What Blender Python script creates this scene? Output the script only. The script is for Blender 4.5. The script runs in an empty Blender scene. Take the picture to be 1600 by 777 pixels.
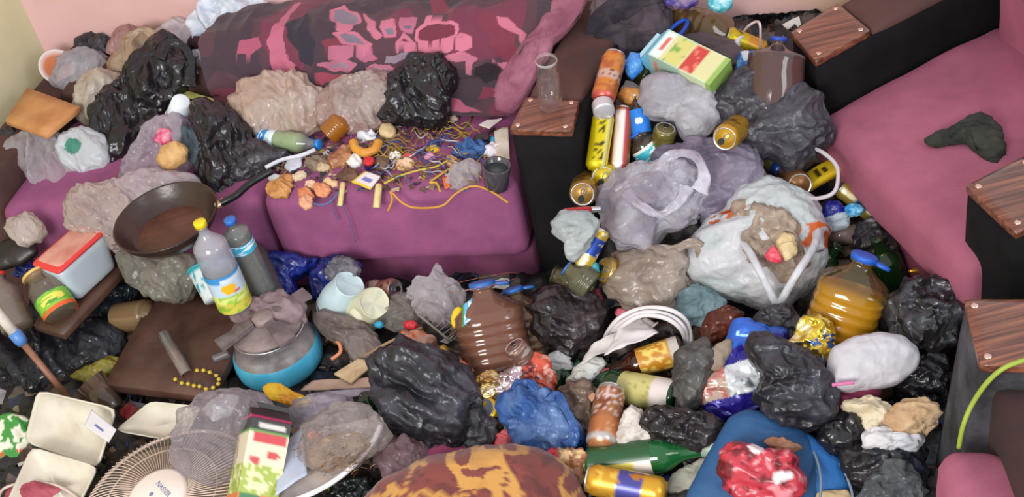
import bpy, bmesh, math, random
from mathutils import Vector, Matrix, noise
random.seed(7)
SC = bpy.context.scene
COL = SC.collection
# ------------------------------------------------------------------ camera, world, light
H = 2.23; FPX = 2000.0; PITCH = math.radians(37); ROLL = math.radians(-14)
F = Vector((0, math.cos(PITCH), -math.sin(PITCH))); U = Vector((0, math.sin(PITCH), math.cos(PITCH))); R = Vector((1, 0, 0))
R2 = math.cos(ROLL)*R + math.sin(ROLL)*U
U2 = -math.sin(ROLL)*R + math.cos(ROLL)*U
CAM = Vector((0, 0, H))
cd = bpy.data.cameras.new('camera'); cam = bpy.data.objects.new('camera', cd); COL.objects.link(cam)
cd.sensor_width = 36; cd.lens = FPX*36/1600; cd.clip_start = .05
M = Matrix((R2, U2, -F)).transposed().to_4x4(); M.translation = CAM
cam.matrix_world = M
SC.camera = cam
w = bpy.data.worlds.new('world'); SC.world = w; w.use_nodes = True
w.node_tree.nodes['Background'].inputs[0].default_value = (.92, .94, 1, 1)
w.node_tree.nodes['Background'].inputs[1].default_value = .75
def area(name, loc, target, size, power, col):
    l = bpy.data.lights.new(name, 'AREA'); l.shape = 'RECTANGLE'; l.size, l.size_y = size; l.energy = power; l.color = col
    o = bpy.data.objects.new(name, l); COL.objects.link(o); o.location = loc
    o.rotation_euler = (Vector(target)-Vector(loc)).to_track_quat('-Z', 'Y').to_euler()
    return o
area('window_daylight', (-1.5, -.7, 2.2), (0, 2.8, .3), (1.5, 1.2), 95, (1, .97, .93))
area('right_area_light', (2.4, -.3, 2.2), (.5, 2.6, .2), (1.0, 1.6), 26, (.9, .95, 1))  # weaker, cooler area lamp out of view on the upper right
SC.view_settings.view_transform = 'Standard'; SC.view_settings.look = 'None'
SC.view_settings.exposure = 0.45; SC.view_settings.gamma = 1
SC.cycles.transparent_max_bounces = 32

# ------------------------------------------------------------------ helpers
HC = {}
def hexc(h, a=1):
    if not isinstance(h, str): return (h[0], h[1], h[2], a)
    if h in HC: return HC[h]
    HC[h] = r_ = _hexc(h, a); return r_
def _hexc(h, a=1):
    v = [int(h[i:i+2], 16)/255 for i in (0, 2, 4)]
    v = [x/12.92 if x <= .04045 else ((x+.055)/1.055)**2.4 for x in v]
    return (v[0], v[1], v[2], a)
def ray(px, py):
    return (F*FPX + R2*(px-800) - U2*(py-388.5)).normalized()
def at(px, py, z):
    d = ray(px, py); return CAM + d*((z-H)/d.z)
def S(x):
    x = min(1, max(0, x)); return x*x*(3-2*x)
def hz(x, y):
    z = .09 + .03*S((x+.6)/.5)
    z += .33*S((y-2.25)/.75)*S((x-.08)/.28)
    return z
def hp(px, py, dz=0):
    d = ray(px, py); t = (1.3-H)/d.z
    while t < 9:
        p = CAM+d*t
        if p.z <= hz(p.x, p.y)+dz: break
        t += .01
    return p
def srf(px, py, s):
    "s: number = height above the floor, ('h', dz) = dz above the heap"
    return hp(px, py, s[1]) if isinstance(s, tuple) else at(px, py, s)
def tag(o, label=None, cat=None, group=None, kind=None):
    if label: o['label'] = label
    if cat: o['category'] = cat
    if group: o['group'] = group
    if kind: o['kind'] = kind
    return o
def link(name, me, mat, parent=None, loc=None, smooth=True):
    o = bpy.data.objects.new(name, me); COL.objects.link(o)
    if mat is not None:
        for m in (mat if isinstance(mat, (list, tuple)) else [mat]): me.materials.append(m)
    if parent: o.parent = parent
    if loc is not None: o.location = loc
    if smooth: me.polygons.foreach_set('use_smooth', [True]*len(me.polygons))
    return o
def empty(name, loc, label, cat, group=None, B=None, spin=0):
    o = bpy.data.objects.new(name, None); COL.objects.link(o); o.empty_display_size = .02
    m = Matrix.Translation(loc)
    if B is not None:
        m = m @ (B-loc).to_track_quat('Z', 'Y').to_matrix().to_4x4() @ Matrix.Rotation(spin, 4, 'Z')
    elif spin: m = m @ Matrix.Rotation(spin, 4, 'Z')
    o.matrix_world = m
    return tag(o, label, cat, group)
def mk(verts, faces, cols=None):
    me = bpy.data.meshes.new('m'); me.from_pydata([tuple(v) for v in verts], [], faces)
    if cols:
        a = me.color_attributes.new('Col', 'FLOAT_COLOR', 'POINT')
        buf = []
        for c in cols: buf += [c[0], c[1], c[2], 1]
        a.data.foreach_set('color', buf)
    me.update(); return me
def recenter(o):
    me = o.data; c = sum((v.co for v in me.vertices), Vector())/len(me.vertices)
    me.transform(Matrix.Translation(-c)); o.location = o.location + c
    return o

# ------------------------------------------------------------------ materials
MC = {}
def nt(name):
    m = bpy.data.materials.new(name); m.use_nodes = True; t = m.node_tree; t.nodes.clear()
    return m, t, (lambda k, **kw: _n(t, k, kw))
def _n(t, k, kw):
    n = t.nodes.new(k)
    for a, b in kw.items():
        if a.startswith('_'): setattr(n, a[1:], b)
        else: n.inputs[a.replace('__', ' ')].default_value = b
    return n
def bump(t, N, scale, strength, dist=.004, kind='ShaderNodeTexNoise'):
    tc = N('ShaderNodeTexCoord'); n = N(kind); n.inputs['Scale'].default_value = scale
    if kind == 'ShaderNodeTexNoise': n.inputs['Detail'].default_value = 4
    t.links.new(tc.outputs['Object'], n.inputs['Vector'])
    b = N('ShaderNodeBump', Strength=strength, Distance=dist)
    t.links.new(n.outputs[0], b.inputs['Height']); return b, n, tc
def solid(c, rough=.5, metal=0, c2=None, sc=12, spec=.5, bmp=0, bs=60, sheen=0, coat=0, thr=(.4, .65)):
    key = ('s', c, rough, metal, c2, sc, spec, bmp, bs, sheen, coat, thr)
    if key in MC: return MC[key]
    m, t, N = nt('surface'); p = N('ShaderNodeBsdfPrincipled'); o = N('ShaderNodeOutputMaterial')
    p.inputs['Base Color'].default_value = hexc(c); p.inputs['Roughness'].default_value = rough
    p.inputs['Metallic'].default_value = metal; p.inputs['Specular IOR Level'].default_value = spec
    p.inputs['Sheen Weight'].default_value = sheen; p.inputs['Coat Weight'].default_value = coat
    if sheen: p.inputs['Sheen Tint'].default_value = hexc(c2 or c)
    t.links.new(p.outputs[0], o.inputs[0])
    if c2:
        tc = N('ShaderNodeTexCoord'); n = N('ShaderNodeTexNoise', Scale=sc, Detail=5.0, Roughness=.6)
        r = N('ShaderNodeValToRGB'); r.color_ramp.elements[0].position = thr[0]; r.color_ramp.elements[1].position = thr[1]
        r.color_ramp.elements[0].color = hexc(c); r.color_ramp.elements[1].color = hexc(c2)
        t.links.new(tc.outputs['Object'], n.inputs['Vector']); t.links.new(n.outputs[0], r.inputs[0]); t.links.new(r.outputs[0], p.inputs['Base Color'])
    if bmp:
        b, _, _ = bump(t, N, bs, bmp); t.links.new(b.outputs[0], p.inputs['Normal'])
    MC[key] = m; return m
def printm(rough=.4, metal=0, bmp=0, bs=80, sheen=0):
    "colour comes from the print stored on the mesh"
    key = ('p', rough, metal, bmp, bs, sheen)
    if key in MC: return MC[key]
    m, t, N = nt('printed'); p = N('ShaderNodeBsdfPrincipled'); o = N('ShaderNodeOutputMaterial')
    a = N('ShaderNodeVertexColor'); a.layer_name = 'Col'
    t.links.new(a.outputs[0], p.inputs['Base Color']); t.links.new(p.outputs[0], o.inputs[0])
    p.inputs['Roughness'].default_value = rough; p.inputs['Metallic'].default_value = metal; p.inputs['Sheen Weight'].default_value = sheen
    if bmp:
        b, _, _ = bump(t, N, bs, bmp); t.links.new(b.outputs[0], p.inputs['Normal'])
    MC[key] = m; return m
def film(c, alpha=.5, rough=.3, c2=None, bmp=.5, bs=45, sc=9, print_=False, trans=.35):
    "thin plastic film: part of the light goes straight through, more at the folds is held back"
    key = ('f', c, alpha, rough, c2, bmp, bs, sc, print_, trans)
    if key in MC: return MC[key]
    m, t, N = nt('plastic_film'); o = N('ShaderNodeOutputMaterial')
    p = N('ShaderNodeBsdfPrincipled'); p.inputs['Roughness'].default_value = rough; p.inputs['Base Color'].default_value = hexc(c)
    tl = N('ShaderNodeBsdfTranslucent'); tl.inputs[0].default_value = hexc(c)
    tr = N('ShaderNodeBsdfTransparent'); m1 = N('ShaderNodeMixShader'); m1.inputs[0].default_value = trans
    tc = N('ShaderNodeTexCoord'); n = N('ShaderNodeTexNoise', Scale=14.0, Detail=3.0); mx = N('ShaderNodeVectorMath', _operation='MULTIPLY_ADD')
    mx.inputs[1].default_value = (.05, .05, .05); mp = N('ShaderNodeMapping'); mp.inputs['Scale'].default_value = (1, .45, 1); mp.inputs['Rotation'].default_value = (0, 0, bs*1.7)
    v = N('ShaderNodeTexVoronoi', Scale=float(bs)); b = N('ShaderNodeBump', Strength=min(1, bmp*.9), Distance=.012)
    t.links.new(tc.outputs['Object'], n.inputs['Vector']); t.links.new(n.outputs['Color'], mx.inputs[0]); t.links.new(tc.outputs['Object'], mx.inputs[2])
    t.links.new(mx.outputs[0], mp.inputs[0]); t.links.new(mp.outputs[0], v.inputs['Vector']); t.links.new(v.outputs['Distance'], b.inputs['Height'])
    t.links.new(b.outputs[0], p.inputs['Normal'])
    t.links.new(p.outputs[0], m1.inputs[1]); t.links.new(tl.outputs[0], m1.inputs[2])
    if c2:
        n2 = N('ShaderNodeTexNoise', Scale=sc, Detail=4.0); r = N('ShaderNodeValToRGB')
        r.color_ramp.elements[0].position = .42; r.color_ramp.elements[1].position = .6
        r.color_ramp.elements[0].color = hexc(c); r.color_ramp.elements[1].color = hexc(c2)
        t.links.new(tc.outputs['Object'], n2.inputs['Vector']); t.links.new(n2.outputs[0], r.inputs[0])
        t.links.new(r.outputs[0], p.inputs['Base Color']); t.links.new(r.outputs[0], tl.inputs[0])
    if print_:
        a = N('ShaderNodeVertexColor'); a.layer_name = 'Col'
        t.links.new(a.outputs[0], p.inputs['Base Color']); t.links.new(a.outputs[0], tl.inputs[0])
    if alpha < 1:
        m2 = N('ShaderNodeMixShader'); lw = N('ShaderNodeLayerWeight', Blend=.35)
        mr = N('ShaderNodeMapRange'); mr.inputs['To Min'].default_value = alpha; mr.inputs['To Max'].default_value = min(1, alpha+.45)
        t.links.new(b.outputs[0], lw.inputs['Normal'])
        t.links.new(lw.outputs['Facing'], mr.inputs['Value']); t.links.new(mr.outputs[0], m2.inputs[0])
        t.links.new(tr.outputs[0], m2.inputs[1]); t.links.new(m1.outputs[0], m2.inputs[2]); t.links.new(m2.outputs[0], o.inputs[0])
    else: t.links.new(m1.outputs[0], o.inputs[0])
    MC[key] = m; return m
def clear(c='ffffff', body=.12, rough=.08, blend=.3):
    "clear bottle wall or glass, tinted"
    key = ('c', c, body, rough, blend)
    if key in MC: return MC[key]
    m, t, N = nt('clear_wall'); o = N('ShaderNodeOutputMaterial')
    tr = N('ShaderNodeBsdfTransparent'); tr.inputs[0].default_value = hexc(c)
    g = N('ShaderNodeBsdfGlossy'); g.inputs['Roughness'].default_value = rough; g.inputs[0].default_value = (.95, .95, .95, 1)
    d = N('ShaderNodeBsdfDiffuse'); d.inputs[0].default_value = hexc(c)
    lw = N('ShaderNodeLayerWeight', Blend=.5); m1 = N('ShaderNodeMixShader'); m2 = N('ShaderNodeMixShader'); m1.inputs[0].default_value = body
    pw = N('ShaderNodeMath', _operation='POWER'); pw.inputs[1].default_value = 2.5
    mr = N('ShaderNodeMapRange'); mr.inputs['To Min'].default_value = .045; mr.inputs['To Max'].default_value = .5
    t.links.new(lw.outputs['Facing'], pw.inputs[0]); t.links.new(pw.outputs[0], mr.inputs['Value'])
    t.links.new(tr.outputs[0], m1.inputs[1]); t.links.new(d.outputs[0], m1.inputs[2])
    t.links.new(mr.outputs[0], m2.inputs[0]); t.links.new(m1.outputs[0], m2.inputs[1]); t.links.new(g.outputs[0], m2.inputs[2])
    t.links.new(m2.outputs[0], o.inputs[0]); MC[key] = m; return m
def liquid(c, tr=.5):
    key = ('l', c, tr)
    if key in MC: return MC[key]
    m, t, N = nt('liquid'); tr = tr*.4; p = N('ShaderNodeBsdfPrincipled'); o = N('ShaderNodeOutputMaterial')
    p.inputs['Base Color'].default_value = hexc(c); p.inputs['Roughness'].default_value = .12; p.inputs['IOR'].default_value = 1.1
    p.inputs['Transmission Weight'].default_value = tr
    t.links.new(p.outputs[0], o.inputs[0]); MC[key] = m; return m
def wood(ang, c1='6a3e2c', c2='8a543a', c3='4a261a'):
    m, t, N = nt('wood_laminate'); p = N('ShaderNodeBsdfPrincipled'); o = N('ShaderNodeOutputMaterial'); tc = N('ShaderNodeTexCoord')
    mp = N('ShaderNodeMapping'); mp.inputs['Rotation'].default_value = (0, 0, -ang); mp.inputs['Scale'].default_value = (1.4, 36, 36)
    mp.vector_type = 'TEXTURE' if False else 'POINT'
    n = N('ShaderNodeTexNoise', Scale=3.0, Detail=4.0, Distortion=.3); r = N('ShaderNodeValToRGB')
    e = r.color_ramp.elements; e[0].position = .36; e[0].color = hexc(c3); e[1].position = .66; e[1].color = hexc(c2)
    x = e.new(.5); x.color = hexc(c1)
    t.links.new(tc.outputs['Object'], mp.inputs[0]); t.links.new(mp.outputs[0], n.inputs['Vector']); t.links.new(n.outputs[0], r.inputs[0])
    t.links.new(r.outputs[0], p.inputs['Base Color']); p.inputs['Roughness'].default_value = .3; p.inputs['Coat Weight'].default_value = .4
    t.links.new(p.outputs[0], o.inputs[0]); return m

# ------------------------------------------------------------------ mesh builders
def rnd(p, r):
    "round a point of the unit cube surface"
    q = Vector([max(-1+r[i], min(1-r[i], p[i])) for i in range(3)])
    d = Vector([(p[i]-q[i])/max(r[i], 1e-6) for i in range(3)])
    if d.length > 1e-9: d = d.normalized()
    return Vector([q[i]+d[i]*r[i] for i in range(3)])
def cube_grid(n):
    bm = bmesh.new(); bmesh.ops.create_cube(bm, size=2)
    bmesh.ops.subdivide_edges(bm, edges=bm.edges[:], cuts=n, use_grid_fill=True); return bm
def block(name, c4, z0, z1, mat, parent=None, r=.01, n=8, puff=0, nz=0, c4b=None, seed=0, smooth=True, warp=None):
    "rounded solid over four plan corners (front-left, front-right, back-right, back-left); c4b = plan at the bottom"
    bm = cube_grid(n); c4 = [Vector((c[0], c[1])) for c in c4]; cb = [Vector((c[0], c[1])) for c in c4b] if c4b else c4
    lx = (c4[1]-c4[0]).length/2; ly = (c4[3]-c4[0]).length/2; lz = (z1-z0)/2
    rr = (min(.95, r/lx), min(.95, r/ly), min(.95, r/lz))
    def f(p):
        g = 1-min(rr) if n > 1 else 1
        p = rnd(Vector([math.copysign(abs(a)**.8, a) if n > 3 else a for a in p]), rr)
        a, b, c = (p.x+1)/2, (p.y+1)/2, (p.z+1)/2
        t = c4[0].lerp(c4[1], a).lerp(c4[3].lerp(c4[2], a), b); s = cb[0].lerp(cb[1], a).lerp(cb[3].lerp(cb[2], a), b)
        q = s.lerp(t, c); z = z0+(z1-z0)*c
        v = Vector((q.x, q.y, z))
        if puff: v.z += puff*c*max(0, 1-p.x**2)*max(0, 1-p.y**4)
        if puff and abs(p.y) > .9: v += Vector(((c4[0]+c4[1]-c4[2]-c4[3]).normalized()*(-p.y)*puff*.5*(1-p.z**2)).to_3d())
        if nz: v += nz*noise.noise_vector(v*5+Vector((seed, 0, 0)))+nz*.3*noise.noise_vector(v*18)
        return v
    for v in bm.verts: v.co = f(v.co)
    bm.normal_update()
    me = bpy.data.meshes.new(name); bm.to_mesh(me); bm.free()
    return recenter(link(name, me, mat, parent, smooth=smooth)) if not parent else link(name, me, mat, parent, smooth=smooth)
def lathe(name, prof, mat, parent=None, seg=24, paint=None, ribs=None, sq=0, crush=0, seed=0, caps=True):
    "profile [(z, r)...] about local z; paint(u, v) gives the printed colour; sq squares the section"
    vs, fs, cs = [], [], []
    n = len(prof)
    for i, (z, r) in enumerate(prof):
        for k in range(seg):
            a = 2*math.pi*k/seg; rr = r
            if sq: rr = r/(abs(math.cos(a))**(2+sq*4)+abs(math.sin(a))**(2+sq*4))**(1/(2+sq*4))
            v = Vector((rr*math.cos(a), rr*math.sin(a), z))
            if crush:
                d = noise.noise_vector(v*14+Vector((seed*3.1, seed, 0)))*crush+noise.noise_vector(v*40+Vector((seed, 0, 5)))*crush*.35
                v += d
            vs.append(v)
            if paint: cs.append(hexc(paint(k/seg, i/(n-1))))
    for i in range(n-1):
        for k in range(seg):
            a = i*seg+k; b = i*seg+(k+1) % seg; fs.append((a, b, b+seg, a+seg))
    if caps:
        fs.append(tuple(range(seg-1, -1, -1))); fs.append(tuple(range((n-1)*seg, n*seg)))
    return link(name, mk(vs, fs, cs or None), mat, parent)
def tube(name, pts, r, mat, parent=None, seg=8, closed=False, res=6, r2=None, recen=True):
    "smooth tube through points (Catmull-Rom)"
    P = [Vector(p) for p in pts]; out = []
    n = len(P); rng = range(n if closed else n-1)
    for i in rng:
        p0 = P[(i-1) % n] if closed or i > 0 else P[0]; p1 = P[i]; p2 = P[(i+1) % n]; p3 = P[(i+2) % n] if closed or i+2 < n else P[-1]
        for k in range(res):
            t = k/res
            out.append(.5*((2*p1)+(-p0+p2)*t+(2*p0-5*p1+4*p2-p3)*t*t+(-p0+3*p1-3*p2+p3)*t**3))
    if not closed: out.append(P[-1])
    vs, fs = [], []; m = len(out); nrm = Vector((.3, .2, 1)).normalized()
    for i, p in enumerate(out):
        d = (out[(i+1) % m]-out[i-1]) if closed else (out[min(i+1, m-1)]-out[max(i-1, 0)])
        d.normalize(); a = nrm-d*nrm.dot(d)
        if a.length < .05: a = d.orthogonal()
        a.normalize(); b = d.cross(a); nrm = a
        rr = r if r2 is None else r+(r2-r)*i/(m-1)
        for k in range(seg):
            th = 2*math.pi*k/seg; vs.append(p+(a*math.cos(th)+b*math.sin(th))*rr)
    for i in range(m if closed else m-1):
        for k in range(seg):
            j = (i+1) % m; fs.append((i*seg+k, i*seg+(k+1) % seg, j*seg+(k+1) % seg, j*seg+k))
    if not closed: fs.append(tuple(range(seg-1, -1, -1))); fs.append(tuple(range((m-1)*seg, m*seg)))
    o = link(name, mk(vs, fs), mat, parent)
    return recenter(o) if (recen and not parent) else o
def ridge(p):
    return 1-2*abs(noise.noise(p))
def crump(p, size, seed, cr):
    ca, sa = math.cos(seed*2.3), math.sin(seed*2.3); q = p/size
    q = Vector((q.x*ca+q.y*sa, (q.y*ca-q.x*sa)*.5, q.z))   # folds run lengthways
    q = q+Vector((seed*7.3, seed*1.7, seed*3.9)); q = q+.4*noise.noise_vector(q*1.2)
    f = lambda v: noise.voronoi(v, exponent=2.0)[0][0]-.48
    return cr*size*(.30*ridge(q*1.1)+.50*f(q*1.5)+.38*f(q*3.4)+.12*f(q*8)+.03*ridge(q*17))
SPH = {}
def sphere(n):
    if n not in SPH:
        bm = bmesh.new(); bmesh.ops.create_icosphere(bm, subdivisions=n, radius=1)
        SPH[n] = ([v.co.copy() for v in bm.verts], [tuple(v.index for v in f.verts) for f in bm.faces]); bm.free()
    return SPH[n]
LS = [0]
def plane_at(px, py, s, tilt):
    P0 = srf(px, py, s); n = Vector((-.12*math.sin(tilt), -math.sin(tilt), math.cos(tilt))).normalized(); return P0, n
def onpl(px, py, P0, n):
    d = ray(px, py); return CAM+d*((P0-CAM).dot(n)/d.dot(n))
def lump(name, label, cat, poly, s, th, mat, cr=.6, tilt=38, lift=.55, pw=2.4, group=None, paint=None, smoothed=2, parent=None, dens=1, neck=None):
    "crumpled bag, cloth or scrap: a closed body of half thickness th inside its outline"
    LS[0] += 1; seed = LS[0]*1.37
    cx = sum(p[0] for p in poly)/len(poly); cy = sum(p[1] for p in poly)/len(poly)
    P0, n = plane_at(cx, cy, s, math.radians(tilt)); P0 = P0+n*th*lift
    e1 = R-n*R.dot(n); e1.normalize(); e2 = n.cross(e1)
    pl = [(onpl(x, y, P0, n)-P0) for x, y in poly]; pl = [(v.dot(e1), v.dot(e2)) for v in pl]
    NA = int(64*dens); rad = []
    for k in range(NA):
        a = 2*math.pi*k/NA; dx, dy = math.cos(a), math.sin(a); best = 0
        for i in range(len(pl)):
            x1, y1 = pl[i]; x2, y2 = pl[(i+1) % len(pl)]; ex, ey = x2-x1, y2-y1; den = dx*ey-dy*ex
            if abs(den) < 1e-9: continue
            t = (x1*ey-y1*ex)/den; u = (x1*dy-y1*dx)/den
            if -1e-6 <= u <= 1+1e-6 and t > best: best = t
        rad.append(best)
    for _ in range(smoothed): rad = [(rad[k-1]+2*rad[k]+rad[(k+1) % NA])/4 for k in range(NA)]
    size = sum(rad)/NA
    rad = [r_*(1+.13*cr*ridge(Vector((3.1*math.cos(6.283*k/NA), 3.1*math.sin(6.283*k/NA), seed)))+.05*cr*ridge(Vector((9*math.cos(6.283*k/NA), 9*math.sin(6.283*k/NA), seed)))) for k, r_ in enumerate(rad)]
    ico, fs = sphere(6 if size*dens > .085 else 5 if size > .026 else 4)
    vs, cs = [], []
    for c in ico:
        hr = math.hypot(c.x, c.y); a = math.atan2(c.y, c.x)/(2*math.pi)*NA % NA; k = int(a); fr_ = a-k
        rr = rad[k % NA]*(1-fr_)+rad[(k+1) % NA]*fr_
        r = hr**.85; x, y = (c.x/hr*r*rr, c.y/hr*r*rr) if hr > 1e-6 else (0, 0)
        hh = th*(max(0, 1-r**pw))**(1/pw)*(1 if c.z > 0 else -1)
        p = Vector((x, y, hh)); d = crump(p, size, seed, cr); tv = noise.noise_vector(p/size*2.3+Vector((seed, 0, 0)))*size*.08*cr
        nn = Vector((x/size*.5*r, y/size*.5*r, (1 if c.z > 0 else -1)*(.2+.8*(1-r*r)))).normalized()
        p = p+nn*d*(.45+.55*(1-r**4))+tv
        if paint: cs.append(hexc(paint(x/size, y/size)))
        vs.append(P0+e1*p.x+e2*p.y+n*p.z)
    o = link(name, mk([v-P0 for v in vs], fs, cs or None), mat, parent, P0)
    if not parent: tag(o, label, cat, group)
    return o
def sheet(name, label, cat, quad, s, mat, thick=.003, cr=.02, nu=14, nv=14, paint=None, parent=None, zs=None, curl=None, group=None):
    "thin panel or paper between four picked points; zs gives a height for each corner"
    zs = zs or [s]*4
    Q = [srf(q[0], q[1], z) for q, z in zip(quad, zs)]
    c = sum(Q, Vector())/4; LS[0] += 1; sd = LS[0]*2.1
    nrm = (Q[1]-Q[0]).cross(Q[3]-Q[0]).normalized()
    if nrm.z < 0: nrm = -nrm
    vs, cs, fs = [], [], []
    for side in (0, 1):
        for j in range(nv+1):
            for i in range(nu+1):
                u, v = i/nu, j/nv
                p = Q[0].lerp(Q[1], u).lerp(Q[3].lerp(Q[2], u), v)
                p = p+nrm*(cr*(ridge(p*14+Vector((sd, 0, 0)))+.5*ridge(p*33+Vector((0, sd, 0))))+(curl(u, v) if curl else 0)-side*thick)
                vs.append(p-c)
                if paint: cs.append(hexc(paint(u, v)))
    W = nu+1; K = W*(nv+1)
    for j in range(nv):
        for i in range(nu):
            a = j*W+i; fs.append((a, a+1, a+W+1, a+W)); fs.append((K+a, K+a+W, K+a+W+1, K+a+1))
    for i in range(nu): fs.append((i, K+i, K+i+1, i+1)); a = nv*W+i; fs.append((a, a+1, K+a+1, K+a))
    for j in range(nv): a = j*W; fs.append((a, a+W, K+a+W, K+a)); a = j*W+nu; fs.append((a, K+a, K+a+W, a+W))
    me = mk(vs, fs, cs or None); bm = bmesh.new(); bm.from_mesh(me); bmesh.ops.recalc_face_normals(bm, faces=bm.faces); bm.to_mesh(me); bm.free()
    o = link(name, me, mat, parent, c)
    if not parent: tag(o, label, cat, group)
    return o
def px2m(px, p): return px*(p-CAM).dot(F)/FPX
def glyphs(txt, size, mat, parent, pos, rot=(0, 0, 0), bend=None, name='lettering', depth=.0003):
    cu = bpy.data.curves.new('t', 'FONT'); cu.body = txt; cu.size = size; cu.extrude = depth; cu.align_x = 'CENTER'; cu.align_y = 'CENTER'; cu.resolution_u = 2
    o = bpy.data.objects.new('t', cu); COL.objects.link(o); bpy.context.view_layer.update()
    me = bpy.data.meshes.new_from_object(o.evaluated_get(bpy.context.evaluated_depsgraph_get())); bpy.data.objects.remove(o)
    me.materials.clear()
    me.transform(Matrix.Translation(pos) @ Matrix.Rotation(rot[2], 4, 'Z') @ Matrix.Rotation(rot[1], 4, 'Y') @ Matrix.Rotation(rot[0], 4, 'X'))
    if bend:   # x = arc length, y = height, z = above the wall
        for v in me.vertices:
            a = v.co.x/bend; rr = bend+v.co.z+.0006; v.co = Vector((rr*math.cos(a), rr*math.sin(a), v.co.y))
    return link(name, me, mat, parent, smooth=False)
def fbm(u, v, s=4): return noise.noise(Vector((u*s, v*s, 3.3)))*.6+noise.noise(Vector((u*s*2.3, v*s*2.3, 9.1)))*.4
def bands(base, items):
    "painter: items are (kind, ...) drawn in order"
    def f(u, v):
        c = base
        for it in items:
            if it[0] == 'r':
                if it[1] <= u <= it[2] and it[3] <= v <= it[4]: c = it[5]
            elif it[0] == 'e':
                if ((u-it[1])/it[3])**2+((v-it[2])/it[4])**2 < 1: c = it[5]
            elif it[0] == 'n':
                if fbm(u+it[4], v, it[2]) > it[3]: c = it[1]
        return c
    return f
def faced(name, A, B, label, cat, group=None, roll=0):
    "Empty at A whose z runs to B and whose -x side (u = .5) looks at the room's open side"
    z = (B-A).normalized(); v = CAM-A; v = v-z*v.dot(z); x = -v.normalized(); y = z.cross(x)
    m = Matrix((x, y, z)).transposed().to_4x4(); m.translation = A
    o = bpy.data.objects.new(name, None); COL.objects.link(o); o.empty_display_size = .02
    o.matrix_world = m @ Matrix.Rotation(roll, 4, 'Z'); return tag(o, label, cat, group)
def ends(a, b):
    A = srf(*a); B = srf(*b); return A, B
ALU = solid('c8c8cc', .28, .9, bmp=.1); ALUD = solid('8e8c8a', .4, .7)
DARK = solid('0b0a0c', .6)
G_CAN = 'drink cans lying in the rubbish'; G_BAG = 'plastic bags strewn about the room'; G_BOT = 'bottles lying in the rubbish'
def can(label, a, b, dpx, paint, open_=True, group=G_CAN, crush=0, rough=.32, metal=.5, tall=None, word=None, wm=None, ws=.02, name='drink_can', tilt_tab=0):
    "a = pixel and surface at the bottom, b = at the lid; dpx = width in pixels there"
    A, B = ends(a, b); r = px2m(dpx, (A+B)/2)/2
    if tall: B = A+(B-A).normalized()*tall*r
    L = (B-A).length; o = faced(name, A, B, label, 'can', group)
    pr = [(.0, r*.72), (.03*L, r*.8), (.07*L, r*.99)]+[(L*(.07+.83*i/18), r) for i in range(1, 18)]+[(L*.9, r), (L*.95, r*.9), (L*.985, r*.84)]
    lathe('body', pr, printm(rough, metal), o, 32, paint, crush=crush, seed=L*50)
    lathe('lid', [(L*.975, r*.84), (L*1.0, r*.86), (L*1.004, r*.82), (L*.985, r*.76), (L*.982, r*.1), (L*.982, .0001)], ALU, o, 28, crush=crush*.3, seed=L*50)
    if open_:
        vs = [(r*(.38+.30*math.cos(t*.524)), r*.24*math.sin(t*.524), L*.9835+.0006) for t in range(12)]
        link('opening', mk(vs, [tuple(range(12))]), DARK, o)
        tube('pull_tab', [(r*(-.25+.28*math.cos(t)), r*.17*math.sin(t), L*.99+.001) for t in (0, 1.05, 2.1, 3.14, 4.2, 5.25)], r*.05, ALUD, o, 6, True, 3)
    if word: glyphs(word, ws, wm, o, (0, L*.5, 0), (0, 0, math.pi/2), bend=r) if False else text_on(word, ws, wm, o, r, L*.5)
    return o
def text_on(word, size, mat, parent, r, z, along=True, off=0):
    cu = glyphs(word, size, mat, parent, (0, 0, 0), (0, 0, math.pi/2 if along else 0))
    for v in cu.data.vertices:
        a = (v.co.x+off)/r+math.pi; rr = r+v.co.z+.0008
        v.co = Vector((rr*math.cos(a), rr*math.sin(a), v.co.y+z))
    cu.name = 'lettering'; return cu
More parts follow.
